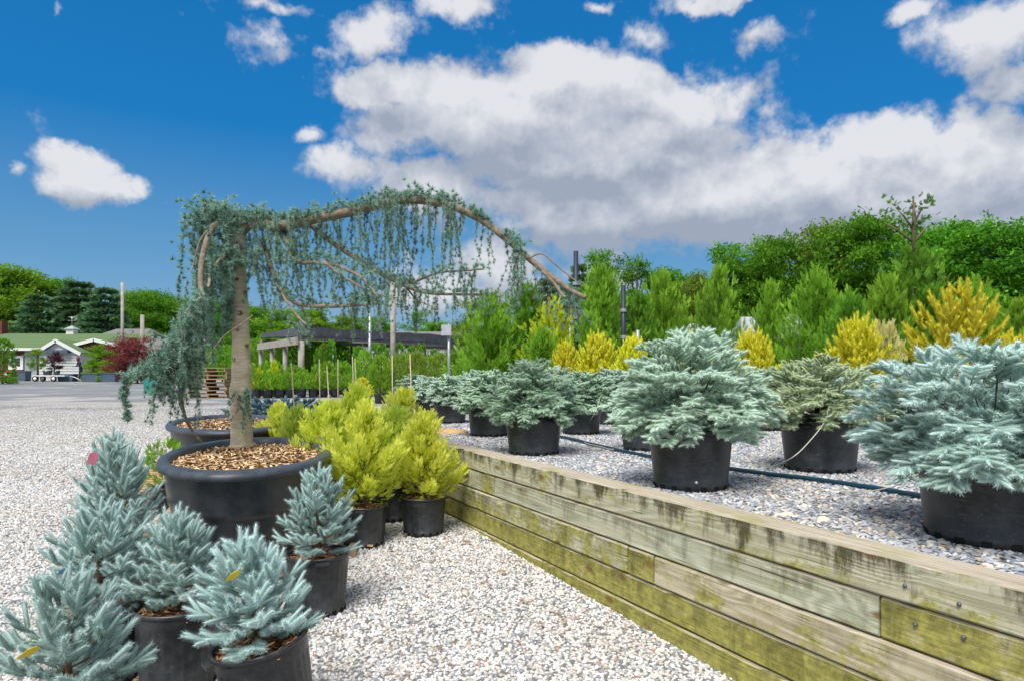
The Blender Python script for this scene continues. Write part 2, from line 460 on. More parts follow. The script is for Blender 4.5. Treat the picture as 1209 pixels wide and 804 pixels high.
M['terrace'] = groundmat('terrace_gravel_bed', GS, (((.30, .31, .33), (.46, .46, .46)), ((.25, .26, .28), (.40, .40, .40))), (13, 18, 6))

# wood -------------------------------------------------------------
def timbermat():
    k = NT('weathered_treated_timber')
    rnd = k.orand()
    tc = k.n('TexCoord'); ad = k.n('VectorMath', operation='ADD'); k.set(ad.inputs[0], tc.outputs['Object'])
    cmb = k.n('CombineXYZ'); k.set(cmb.inputs[0], k.math('MULTIPLY', rnd, 37)); k.set(cmb.inputs[2], k.math('MULTIPLY', rnd, 11))
    k.set(ad.inputs[1], cmb.outputs[0])
    def mp(sc):
        m = k.n('Mapping'); k.set(m.inputs[0], ad.outputs[0]); m.inputs['Scale'].default_value = sc; return m.outputs[0]
    # knots bend the grain
    kv = k.n('TexVoronoi', voronoi_dimensions='2D'); ksp = k.n('SeparateXYZ'); k.set(ksp.inputs[0], ad.outputs[0])
    kc = k.n('CombineXYZ'); k.set(kc.inputs[0], k.math('MULTIPLY', ksp.outputs[0], 1.5)); k.set(kc.inputs[1], k.math('MULTIPLY', ksp.outputs[2], 3.3))
    k.set(kv.inputs['Vector'], kc.outputs[0]); kv.inputs['Scale'].default_value = 1.0
    kd = kv.outputs['Distance']
    ring = k.noise(mp((.32, 2.0, 4.2)), 1.5, 2, .45)
    ring = k.math('ADD', ring, k.math('MULTIPLY', k.rng(kd, .0, .30, 1, 0), .20))
    wave = k.math('ADD', k.math('MULTIPLY', k.math('SINE', k.math('MULTIPLY', ring, 95)), .5), .5)
    wave = k.math('ADD', k.math('MULTIPLY', wave, .55), k.math('MULTIPLY', k.noise(mp((.9, 22, 22)), 1.4, 5, .7), .5))
    fine = k.noise(mp((1.2, 60, 60)), 2.2, 5, .7)
    blot = k.noise(mp((1.5, 3, 3.0)), 1.6, 6, .66)
    moss = k.attr('moss', 'OBJECT'); green = k.attr('green', 'OBJECT')
    tan = k.mix(k.rng(wave, .0, .9), (.38, .31, .19), (.68, .61, .44))
    grn = k.mix(k.rng(wave, 0, .8), (.32, .37, .25), (.55, .60, .45))
    c = k.mix(k.math('MULTIPLY', green, k.rng(blot, .25, .6, 1, .55)), tan, grn)
    c = k.mix(k.rng(fine, .34, .62, .5, 0), c, (.20, .16, .08))
    m1 = k.rng(k.math('ADD', k.noise(mp((4.5, 6, 7)), 1.2, 10, .78), k.math('MULTIPLY', moss, .30)), .63, .73)
    mcol = k.mix(k.rng(k.noise(mp((9, 9, 14)), 2, 5, .7), .35, .65), (.15, .145, .012), (.43, .40, .07))
    c = k.mix(k.math('MULTIPLY', m1, .85), c, mcol)
    # brown black weather stains that start at the top arris and run down
    sep = k.n('SeparateXYZ'); k.set(sep.inputs[0], tc.outputs['Object'])
    st = k.math('ADD', k.noise(mp((5.5, 1, 1.6)), 1.3, 8, .72), k.math('MULTIPLY', sep.outputs[2], 1.1))
    stain = k.math('MULTIPLY', k.rng(st, .495, .60), k.attr('stain', 'OBJECT'))
    geo = k.n('NewGeometry'); sn = k.n('SeparateXYZ'); k.set(sn.inputs[0], geo.outputs['Normal'])
    topf = k.rng(sn.outputs[2], .4, .8)
    stain = k.math('MULTIPLY', stain, k.math('SUBTRACT', 1, topf))
    c = k.mix(k.math('MULTIPLY', stain, .85), c, (.045, .036, .012))
    # knots
    kr = k.rng(k.math('ADD', kd, k.math('MULTIPLY', k.math('SUBTRACT', fine, .5), .05)), .035, .075, 1, 0)
    c = k.mix(k.math('MULTIPLY', kr, .75), c, (.16, .085, .03))
    crk = k.rng(k.noise(mp((.9, 8, 34)), 1.5, 3, .6), .655, .675)
    c = k.mix(k.math('MULTIPLY', crk, .8), c, (.05, .038, .02))
    # bleached weathered upper face
    grey = k.mix(k.rng(fine, .3, .65), (.24, .19, .13), (.60, .53, .42))
    grey = k.mix(k.rng(blot, .52, .66), grey, (.34, .31, .13))
    c = k.mix(topf, c, grey)
    h = k.math('SUBTRACT', k.math('ADD', k.math('MULTIPLY', fine, .7), k.math('MULTIPLY', wave, .35)), k.math('MULTIPLY', crk, .8))
    return k.pbr(c, .88, 0, k.bump(h, .55, .006), .25)
M['timber'] = timbermat()
k = NT('pallet_wood'); f = k.noise(k.coord('Object', (3, 25, 25)), 1.5, 5, .6)
M['pallet'] = k.pbr(k.mix(f, (.28, .16, .07), (.68, .46, .24)), .85, 0, k.bump(f, .3, .003))
M['oldpallet'] = flat('weathered_pallet_wood', (.38, .26, .15), .9, 0, .35, 14)
M['iron'] = flat('galvanised_spike', (.14, .15, .17), .45, .6)
M['hose'] = flat('blue_black_poly_pipe', (.010, .045, .075), .35, 0, .2, 20)
M['drip'] = flat('pale_drip_tube', (.50, .50, .42), .6)
M['rock_o'] = flat('orange_brown_rock', (.52, .32, .13), .9, 0, .35, 9)
M['rock_p'] = flat('pale_pink_rock', (.76, .62, .48), .85, 0, .15, 9)
M['ytag'] = flat('yellow_plastic_tag', (.85, .60, .02), .45)
M['wtag'] = flat('white_plastic_tag', (.80, .80, .82), .45)
M['ptag'] = flat('pink_ribbon', (.85, .25, .36), .6)
M['btag'] = flat('printed_blue_picture_label', (.08, .30, .62), .4)
M['white'] = flat('white_paint', (.80, .80, .78), .6, 0, .06)
M['greywall'] = flat('grey_paint', (.34, .38, .40), .7, 0, .1)
M['brick'] = flat('dark_red_brick', (.16, .05, .035), .9, 0, .3, 3)
k = NT('green_shingles'); f = k.noise(k.coord('Object', (1, 1, 6)), 3, 5, .7)
M['groof'] = k.pbr(k.mix(f, (.075, .135, .05), (.15, .22, .09)), .9)
k = NT('grey_shingles'); f = k.noise(k.coord('Object', (1, 1, 4)), 4, 5, .7)
M['shingle'] = k.pbr(k.mix(f, (.10, .095, .09), (.26, .25, .24)), .9)
M['glass'] = flat('dark_window_glass', (.03, .035, .04), .12)
M['cloth'] = flat('dark_shade_cloth', (.085, .09, .105), .85, 0, .35, 5)
M['oldwood'] = flat('weathered_grey_wood', (.36, .33, .28), .9, 0, .25, 6)
M['tent'] = flat('pale_tarpaulin', (.42, .43, .48), .8, 0, .15)
M['steel'] = flat('galvanised_steel', (.42, .44, .46), .4, .5)
M['blackpost'] = flat('blue_black_post', (.02, .03, .05), .5)
M['teal'] = flat('teal_plastic', (.02, .26, .22), .5)
M['skin'] = flat('skin', (.50, .27, .18), .6)
M['navy'] = flat('dark_cloth', (.02, .025, .045), .9)
M['hair'] = flat('auburn_hair', (.16, .04, .015), .8)
M['reds'] = flat('red_flowers', (.6, .06, .10), .8, 0, .5, 30)
M['blueplanter'] = flat('blue_grey_bin', (.08, .12, .17), .6)
M['brown'] = flat('brown_board', (.30, .17, .09), .85, 0, .3, 12)

# ------------------------------------------------------------------ ground
def grid_sheet(name, xs, ys, zf, mat, kind='structure'):
    V = [(x, y, zf(x, y)) for y in ys for x in xs]
    nx = len(xs)
    F = [(j * nx + i, j * nx + i + 1, (j + 1) * nx + i + 1, (j + 1) * nx + i) for j in range(len(ys) - 1) for i in range(nx - 1)]
    o = mobj(name, np_mesh(name, V, F, mat, smooth=True)); o['kind'] = kind
    return o
ysl = [-60, -20, -6, -3, -1, 0, 1, 2, 2.7, 3.5, 4.5, 5.2, 6, 7, 8, 10, 12, 15, 20, 28, 38, 53, 60, 90, 160, 400, 1200]
xsl = [-1200, -400, -150, -80, -50, -30, -18, -10, -6, -3, -1, 1, 3, 6, 10, 18, 30, 50, 80, 150, 400, 1200]
grid_sheet('ground', xsl, ysl, lambda x, y: hg(y), M['yard'])

# timber wall line (front face, top arris): X = a + b*Y
WB = -.517
WA = 1.38 - WB * 1.84
def wx(Y): return WA + WB * Y
def wY(px): return WA / ((px - CX) / FPX - WB)            # depth at which the face crosses a photo column
YFAR, YNEAR = 5.62, .2
wdir = Vector((WB, 1, 0)).normalized()                     # along the wall, away from the camera
wnor = Vector((wdir.y, -wdir.x, 0))                        # into the terrace (to the right)
T = .14
WTOP = .67
FAR = Vector((wx(YFAR), YFAR, 0))
# terrace sheet: its left edge follows the wall, then the return wall
edge = [(wx(-8) + .16, -8), (wx(YNEAR) + .13, YNEAR), (wx(2) + .13, 2), (wx(3.5) + .13, 3.5), (wx(YFAR) + .05, YFAR - .05), (-1.05, 7.6), (-1.5, 10), (-2.2, 14), (-3.2, 20), (-4.5, 28), (-6, 38), (-7.5, 49)]
V, F = [], []
cols = [0, .02, .05, .1, .2, .35, .6, 1]
for (ex, ey) in edge:
    w = max(14, abs(ey) * 1.3 + 10)
    for c_ in cols: V.append((ex + c_ * w * 1.6, ey, TERR if ey < 44 else max(TERR, hg(ey) + .004)))
n_ = len(cols)
F = [(j * n_ + i, j * n_ + i + 1, (j + 1) * n_ + i + 1, (j + 1) * n_ + i) for j in range(len(edge) - 1) for i in range(n_ - 1)]
terr = mobj('terrace_ground', np_mesh('terrace_ground', V, F, M['terrace'], smooth=True)); terr['kind'] = 'structure'
# gravel bank beyond the return wall, down to the yard
V = []
for (ex, ey) in edge[7:]:
    V += [(ex + .03, ey, TERR - .002 if ey < 44 else hg(ey)), (ex - .6, ey, hg(ey) - .02)]
F = [(2 * i, 2 * i + 2, 2 * i + 3, 2 * i + 1) for i in range(len(V) // 2 - 1)]
bk = mobj('gravel_bank', np_mesh('gravel_bank', V, F, M['yard'])); bk['kind'] = 'structure'

# ------------------------------------------------------------------ retaining wall, every timber its own piece
rw = thing('retaining_wall', 'long low retaining wall of stacked mossy timbers holding the grey gravel terrace', 'wall', (0, 0, 0))
def timber(p0, p1, z0, h, depth, moss, green, stain, seed, nrm):
    """p0,p1 ends of the front face (xy); the timber reaches depth behind it"""
    rg = random.Random(seed)
    p0, p1 = Vector((p0[0], p0[1], 0)), Vector((p1[0], p1[1], 0))
    L_ = (p1 - p0).length; d = (p1 - p0).normalized()
    n = max(4, int(L_ / .05))
    b = .009
    prof = [(-b * .2, -h / 2 + b), (b * .7, -h / 2 + .0012), (depth - b, -h / 2 + .0012), (depth, -h / 2 + b), (depth, h / 2 - b), (depth - b, h / 2 - .0012), (b * .8, h / 2 - .0012), (0, h / 2 - b * 1.1), (0, h * .18), (0, -h * .18)]
    vs, fs = [], []
    q = len(prof)
    for i in range(n + 1):
        x = -L_ / 2 + L_ * i / n
        x = max(-L_ / 2 + .002, min(L_ / 2 - .002, x))
        e = mnoise.noise(Vector((x * 2.3, seed * 7.1, 0)))
        for j, (u, w) in enumerate(prof):
            a = mnoise.noise(Vector((x * 9, j * 3.3, seed * 1.7)))
            c_ = mnoise.noise(Vector((x * 25, j * 5.3, seed * 2.7)))
            edge_ = j in (6, 7)
            uu = u + e * .003 + a * (.0018 + (.003 if edge_ else 0)) + (max(0, c_ - .35) * .02 if edge_ else 0)
            ww = w + (a * .0012 if not edge_ else -abs(a) * .003 - max(0, c_ - .35) * .012)
            if i in (0, n): uu = uu * .97 + depth * .015; ww *= .985
            vs.append((x, -uu, ww))
    for i in range(n):
        for j in range(q):
            j2 = (j + 1) % q
            fs.append((i * q + j, (i + 1) * q + j, (i + 1) * q + j2, i * q + j2))
    fs.append(tuple(range(q))[::1]); fs.append(tuple(n * q + j for j in range(q))[::-1])
    me = bpy.data.meshes.new('timber'); me.from_pydata(vs, [], fs); me.materials.append(M['timber'])
    bm = bmesh.new(); bm.from_mesh(me); bmesh.ops.recalc_face_normals(bm, faces=bm.faces); bm.to_mesh(me); bm.free()
    o = mobj('timber', me, rw, (*((p0 + p1) / 2).xy, z0 + h / 2), (0, 0, math.atan2(d.y, d.x)))
    # local -y must point away from the viewer side: flip when needed
    if (Matrix.Rotation(math.atan2(d.y, d.x), 3, 'Z') @ Vector((0, -1, 0))).dot(nrm) < 0:
        o.rotation_euler.z += PI
    o['moss'] = float(moss); o['green'] = float(green); o['stain'] = float(stain)
    return o
def fp(Y, off=0.0): return (wx(Y) + wnor.x * off, Y + wnor.y * off)
YN = -.6
courses = [
    # z top, [(near depth, far depth, moss, green, stain)]
    (WTOP,          [(YN, YFAR - .0, .42, .65, 1.0)], .000),
    (WTOP - T,      [(YN, wY(1038), .9, .1, .5), (wY(1038) + .004, wY(583), .25, 1.0, .55), (wY(583) + .004, wY(568), .75, .35, .2), (wY(568) + .004, YFAR, .3, .9, .3)], .004),
    (WTOP - 2 * T,  [(YN, wY(772), .45, .05, .25), (wY(772) + .004, wY(741), .95, .3, .6), (wY(741) + .004, YFAR, .62, .6, .55)], .000),
    (WTOP - 3 * T,  [(YN, wY(1075), .7, .1, .2), (wY(1075) + .004, wY(572), 1.0, .2, .45), (wY(572) + .004, YFAR, 1.0, .3, .3)], .006),
    (WTOP - 4 * T,  [(YN, wY(932), .9, .1, .3), (wY(932) + .004, wY(640), 1.05, .2, .3), (wY(640) + .004, YFAR, 1.0, .2, .2)], .002),
    (WTOP - 5 * T,  [(YN, 2.6, .8, .1, .3)], .004),
]
sd = 3
for zt, parts, off in courses:
    for (a, b_, mo, gr, stn) in parts:
        sd += 1
        timber(fp(a, off), fp(b_, off), zt - T + .0015, T - .003, .145, mo, gr, stn, sd, wnor)
# return of the wall at its far corner
rdir = (Vector((-1.05, 7.6, 0)) - Vector((FAR.x - .05, YFAR + .05, 0))).normalized()
rn = Vector((rdir.y, -rdir.x, 0))
for ci in range(5):
    pts = [Vector((FAR.x - .03, YFAR + .006, 0)), Vector((-1.07, 7.6, 0)), Vector((-1.52, 10, 0)), Vector((-2.2, 14, 0))]
    for a, b_ in zip(pts[:-1], pts[1:]):
        sd += 1
        d_ = (b_ - a).normalized(); nn_ = Vector((d_.y, -d_.x, 0))
        timber(a.xy + (d_ * .004).xy, b_.xy - (d_ * .004).xy, WTOP - .002 - T * (ci + 1) + .0015, T - .003, .145, .6, .4, .5, sd, nn_)
# spikes driven into the timbers
def spike(px, py, r=.008):
    Y = wY(px); p = at(px, py, Y)
    b_ = MB(); b_.lathe([(0.0001, .006), (r * .6, .0055), (r, .003), (r, -.004)], 12)
    o = b_.build('spike', M['iron'], rw, p + (-wnor) * .002)
    o.rotation_euler = (-wnor).to_track_quat('Z', 'Y').to_euler()
for px, py in ((1069, 691), (1133, 713), (1138, 752), (1081, 737), (531, 548), (532, 570), (559, 580)): spike(px, py, .0065 if px > 900 else .009)

# ------------------------------------------------------------------ gravel: real stones scattered by geometry nodes
def gravel(name, V, F, dens, mat, rmin, dmax, flatz, smin, smax, seed):
    me = np_mesh(name, V, F, mat, attrs={'dens': dens})
    o = mobj(name, me); o['kind'] = 'stuff'
    g = bpy.data.node_groups.new(name + '_nodes', 'GeometryNodeTree')
    g.interface.new_socket('Geometry', in_out='INPUT', socket_type='NodeSocketGeometry')
    g.interface.new_socket('Geometry', in_out='OUTPUT', socket_type='NodeSocketGeometry')
    N = g.nodes.new; K = g.links.new
    gi, go = N('NodeGroupInput'), N('NodeGroupOutput')
    ds = N('GeometryNodeDistributePointsOnFaces'); ds.distribute_method = 'POISSON'
    ds.inputs['Distance Min'].default_value = rmin; ds.inputs['Density Max'].default_value = dmax; ds.inputs['Seed'].default_value = seed
    na = N('GeometryNodeInputNamedAttribute'); na.data_type = 'FLOAT'; na.inputs[0].default_value = 'dens'
    K(na.outputs[0], ds.inputs['Density Factor']); K(gi.outputs[0], ds.inputs['Mesh'])
    jn = N('GeometryNodeGeometryToInstance')
    rg = random.Random(seed)
    for i in range(7):
        ic = N('GeometryNodeMeshIcoSphere'); ic.inputs['Radius'].default_value = 1; ic.inputs['Subdivisions'].default_value = 2
        sp = N('GeometryNodeSetPosition'); K(ic.outputs[0], sp.inputs['Geometry'])
        nz = N('ShaderNodeTexNoise'); nz.noise_dimensions = '4D'; nz.inputs['W'].default_value = i * 7.7 + seed
        nz.inputs['Scale'].default_value = .75; nz.inputs['Detail'].default_value = 1
        po = N('GeometryNodeInputPosition'); K(po.outputs[0], nz.inputs['Vector'])
        sb = N('ShaderNodeVectorMath'); sb.operation = 'SUBTRACT'; K(nz.outputs['Color'], sb.inputs[0]); sb.inputs[1].default_value = (.5, .5, .5)
        mu = N('ShaderNodeVectorMath'); mu.operation = 'MULTIPLY'; K(sb.outputs[0], mu.inputs[0]); mu.inputs[1].default_value = (1.9, 1.9, 1.9)
        K(mu.outputs[0], sp.inputs['Offset'])
        tr = N('GeometryNodeTransform'); K(sp.outputs[0], tr.inputs['Geometry'])
        tr.inputs['Scale'].default_value = (rg.uniform(.9, 1.3), rg.uniform(.65, .95), rg.uniform(flatz, flatz + .2))
        sm = N('GeometryNodeSetMaterial'); K(tr.outputs[0], sm.inputs['Geometry']); sm.inputs['Material'].default_value = mat
        K(sm.outputs[0], jn.inputs[0])
    ip = N('GeometryNodeInstanceOnPoints'); K(ds.outputs['Points'], ip.inputs['Points']); K(jn.outputs[0], ip.inputs['Instance'])
    ip.inputs['Pick Instance'].default_value = True
    rr = N('FunctionNodeRandomValue'); rr.data_type = 'FLOAT_VECTOR'; rr.inputs['Min'].default_value = (-.5, -.5, 0); rr.inputs['Max'].default_value = (.5, .5, 6.28)
    K(rr.outputs[0], ip.inputs['Rotation'])
    rs = N('FunctionNodeRandomValue'); rs.data_type = 'FLOAT'; rs.inputs[2].default_value = smin; rs.inputs[3].default_value = smax; rs.inputs['Seed'].default_value = 5
    K(rs.outputs[1], ip.inputs['Scale'])
    K(ip.outputs[0], go.inputs[0])
    md = o.modifiers.new('scatter', 'NODES'); md.node_group = g
    return o
V, F, D = [], [], []
ys_ = [1.75, 2.2, 2.7, 3.2, 3.8, 4.5, 5.3, 5.62, 6.4, 7.6, 9, 11, 13.5, 17, 21]
q = 9
for y in ys_:
    xl = -.8 * y - .1
    xr = wx(y) if y <= 5.62 else (-1.55 - .16 * (y - 5.62) + .55)
    for i in range(q):
        x = xl + (xr - xl) * i / (q - 1)
        V.append((x, y, hg(y) + .001)); D.append(1.0 if y < 4.6 else .9 if y < 7 else .55 if y < 10 else .4 if y < 12 else .22 if y < 14 else .09 if y < 18 else 0)
F = [(j * q + i, j * q + i + 1, (j + 1) * q + i + 1, (j + 1) * q + i) for j in range(len(ys_) - 1) for i in range(q - 1)]
gravel('gravel', V, F, D, M['stone_w'], .0125, 5200, .55, .0062, .0125, 3)
V, F, D = [], [], []
ys_ = [1.35, 1.8, 2.3, 2.9, 3.6, 4.4, 5.55, 6.5, 7.6, 9, 11, 13]
q = 9
for y in ys_:
    xl = (wx(y) + .17) if y < 5.6 else (-.62 - .22 * (y - 5.6) + .15)
    xr = .8 * y + .1
    for i in range(q):
        x = xl + (xr - xl) * i / (q - 1)
        V.append((x, y, TERR + .001)); D.append(1.0 if y < 4.6 else .85 if y < 7 else .5 if y < 10 else .22)
F = [(j * q + i, j * q + i + 1, (j + 1) * q + i + 1, (j + 1) * q + i) for j in range(len(ys_) - 1) for i in range(q - 1)]
gravel('terrace_gravel', V, F, D, M['stone_g'], .0145, 3600, .32, .008, .0165, 9)

# ------------------------------------------------------------------ foliage templates (axis +Z, unit length; x,y in units of radius)
def nrm_(a): return a / np.maximum(np.linalg.norm(a, axis=-1, keepdims=True), 1e-9)
def T_needles(n, w, seed, a0=74, a1=38, core=.34, asp=4.5):
    """bottle brush: n needles round a unit axis. asp = length / radius of the brush"""
    r = np.random.default_rng(seed); V, F, tip = [], [], []
    for i in range(n):
        t = (i + .5) / n
        ph = i * 2.39996 + r.uniform(-.3, .3)
        an = R(a0 + (a1 - a0) * t ** 1.8) + r.uniform(-.15, .15)
        rr = (1 - .12 * t) * r.uniform(.82, 1.12)
        d = np.array([math.cos(ph) * math.sin(an), math.sin(ph) * math.sin(an), math.cos(an) / asp])
        tg = np.array([-math.sin(ph), math.cos(ph), 0])
        b = np.array([0, 0, t * .94])
        k_ = len(V)
        V += [b - tg * w, b + tg * w, b + d * rr + np.array([0, 0, .10 / asp])]
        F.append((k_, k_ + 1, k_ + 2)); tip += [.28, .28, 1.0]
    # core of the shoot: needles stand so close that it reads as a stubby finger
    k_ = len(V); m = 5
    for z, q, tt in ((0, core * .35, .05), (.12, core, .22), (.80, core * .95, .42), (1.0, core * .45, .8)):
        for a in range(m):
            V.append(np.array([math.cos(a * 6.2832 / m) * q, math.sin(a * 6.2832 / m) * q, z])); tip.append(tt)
    V.append(np.array([0, 0, 1.06])); tip.append(1.0)
    for s in range(3):
        for a in range(m):
            b = (a + 1) % m; o = k_ + s * m
            F += [(o + a, o + b, o + m + b), (o + a, o + m + b, o + m + a)]
    for a in range(m): F.append((k_ + 3 * m + a, k_ + 3 * m + (a + 1) % m, k_ + 4 * m))
    return np.array(V), np.array(F), np.array(tip)
def T_spray(n, seed, wid=.9, w=.12):
    """flat feathery spray of scale foliage"""
    r = np.random.default_rng(seed); V, F, tip = [], [], []
    for i in range(n):
        t = (i + .3) / n; s = 1 if i % 2 else -1
        ln = wid * (1 - t * .75) * r.uniform(.7, 1.15)
        a = R(r.uniform(35, 60))
        d = np.array([s * math.sin(a) * ln, r.uniform(-.35, .35) * ln, math.cos(a) * ln * .55])
        b = np.array([0, 0, t * .85]); k_ = len(V)
        e = np.array([0, r.uniform(-.5, .5), 1.0]) * w * .8
        V += [b - e * .3, b + d * .55 + e, b + d, b + d * .5 - e]
        F += [(k_, k_ + 1, k_ + 2), (k_, k_ + 2, k_ + 3)]; tip += [.1, .5, 1, .5]
    k_ = len(V)
    V += [np.array([-w * .5, 0, 0]), np.array([w * .5, 0, 0]), np.array([0, 0, 1.])]; F.append((k_, k_ + 1, k_ + 2)); tip += [0, 0, 1]
    return np.array(V), np.array(F), np.array(tip)
def T_leaves(n, seed, ls=.60):
    """clump of n broad leaves inside a unit ball"""
    r = np.random.default_rng(seed); V, F, tip = [], [], []
    for i in range(n):
        p = nrm_(r.normal(size=3)) * r.uniform(.25, 1) ** .6 * np.array([1, 1, .55])
        nn = nrm_(r.normal(size=3) * .75 + np.array([0, 0, .9])); u = nrm_(np.cross(nn, r.normal(size=3))); v = np.cross(nn, u)
        l, ww = ls * r.uniform(.7, 1.2), ls * .42; k_ = len(V); tp = r.uniform(0, 1) ** 2
        V += [p - u * l * .5, p + v * ww * .5 - nn * .06, p + u * l * .5 - nn * l * .12, p - v * ww * .5 - nn * .06]
        F += [(k_, k_ + 1, k_ + 2), (k_, k_ + 2, k_ + 3)]; tip += [tp] * 4
    return np.array(V), np.array(F), np.array(tip)
def T_rosette(n, seed, w=.09):
    r = np.random.default_rng(seed); V, F, tip = [], [], []
    for i in range(n):
        z = -0.35 + 1.3 * (i + .5) / n; ph = i * 2.39996
        q = math.sqrt(max(0, 1 - min(1, z * z)))
        d = nrm_(np.array([math.cos(ph) * q, math.sin(ph) * q, z])) * r.uniform(.8, 1.15)
        tg = nrm_(np.cross(d, r.normal(size=3))); k_ = len(V)
        V += [-tg * w, tg * w, d]; F.append((k_, k_ + 1, k_ + 2)); tip += [0, 0, 1]
    return np.array(V), np.array(F), np.array(tip)

def place(tpls, P, D, Ls, Rs, rnd, rng, bend=0.0, tipscale=1.0, up=None):
    """stamp templates at P along D; returns V, F, attributes"""
    P = np.asarray(P, float); D = nrm_(np.asarray(D, float)); n = len(P)
    Ls = np.broadcast_to(np.asarray(Ls, float), (n,)); Rs = np.broadcast_to(np.asarray(Rs, float), (n,))
    rnd = np.asarray(rnd, float)
    which = rng.integers(0, len(tpls), n)
    ref = np.tile(np.array([0, 0, 1.]), (n, 1)) if up is None else np.asarray(up, float)
    A = np.cross(D, ref); bad = np.linalg.norm(A, axis=1) < .08
    A[bad] = np.cross(D[bad], np.array([1., .2, 0])); A = nrm_(A); B = np.cross(A, D) if False else np.cross(D, A)
    roll = rng.uniform(0, 2 * PI, n) if up is None else rng.normal(0, .5, n)
    c, s = np.cos(roll)[:, None], np.sin(roll)[:, None]
    A2 = A * c + B * s; B2 = -A * s + B * c
    Vs, Fs, rn, tp = [], [], [], []; o = 0
    for w_, (tv, tf, tt) in enumerate(tpls):
        idx = np.where(which == w_)[0]
        if not len(idx): continue
        x, y, z = tv[:, 0], tv[:, 1], tv[:, 2]
        v = (P[idx][:, None, :] + (x[None, :, None] * Rs[idx][:, None, None]) * A2[idx][:, None, :]
             + (y[None, :, None] * Rs[idx][:, None, None]) * B2[idx][:, None, :]
             + (z[None, :, None] * Ls[idx][:, None, None]) * D[idx][:, None, :])
        if bend: v[:, :, 2] += bend * (z ** 2)[None, :] * Ls[idx][:, None]
        k_ = len(tv)
        f = tf[None, :, :] + (o + np.arange(len(idx)) * k_)[:, None, None]
        Vs.append(v.reshape(-1, 3)); Fs.append(f.reshape(-1, 3))
        rn.append(np.repeat(rnd[idx], k_)); tp.append(np.tile(tt, len(idx)) * tipscale); o += len(idx) * k_
    return np.concatenate(Vs), np.concatenate(Fs), np.concatenate(rn), np.concatenate(tp)
def fol_mesh(name, mat, *packs):
    o = 0; V, F, a, b = [], [], [], []
    for (v, f, r_, t_) in packs:
        V.append(v); F.append(f + o); a.append(r_); b.append(t_); o += len(v)
    return np_mesh(name, np.concatenate(V), np.concatenate(F), mat, {'rnd': np.clip(np.concatenate(a), 0, 1), 'tip': np.clip(np.concatenate(b), 0, 1)})

TN_hi = [T_needles(150, .050, s, asp=3.6, core=.30) for s in (1, 2, 3)]
TN_mid = [T_needles(50, .10, s, a0=78, a1=46, asp=2.8, core=.40) for s in (4, 5, 6)]
TN_lo = [T_needles(24, .20, s, asp=3, core=.50) for s in (7, 8)]
TN_g = [T_needles(64, .20, s, asp=2.6) for s in (11, 12)]
TS = [T_spray(12, s) for s in (1, 2, 3)]
TS_lo = [T_spray(7, s, .95, .2) for s in (4, 5)]
TL = [T_leaves(12, s) for s in (1, 2, 3)]
TR = [T_rosette(18, s) for s in (1, 2, 3)]

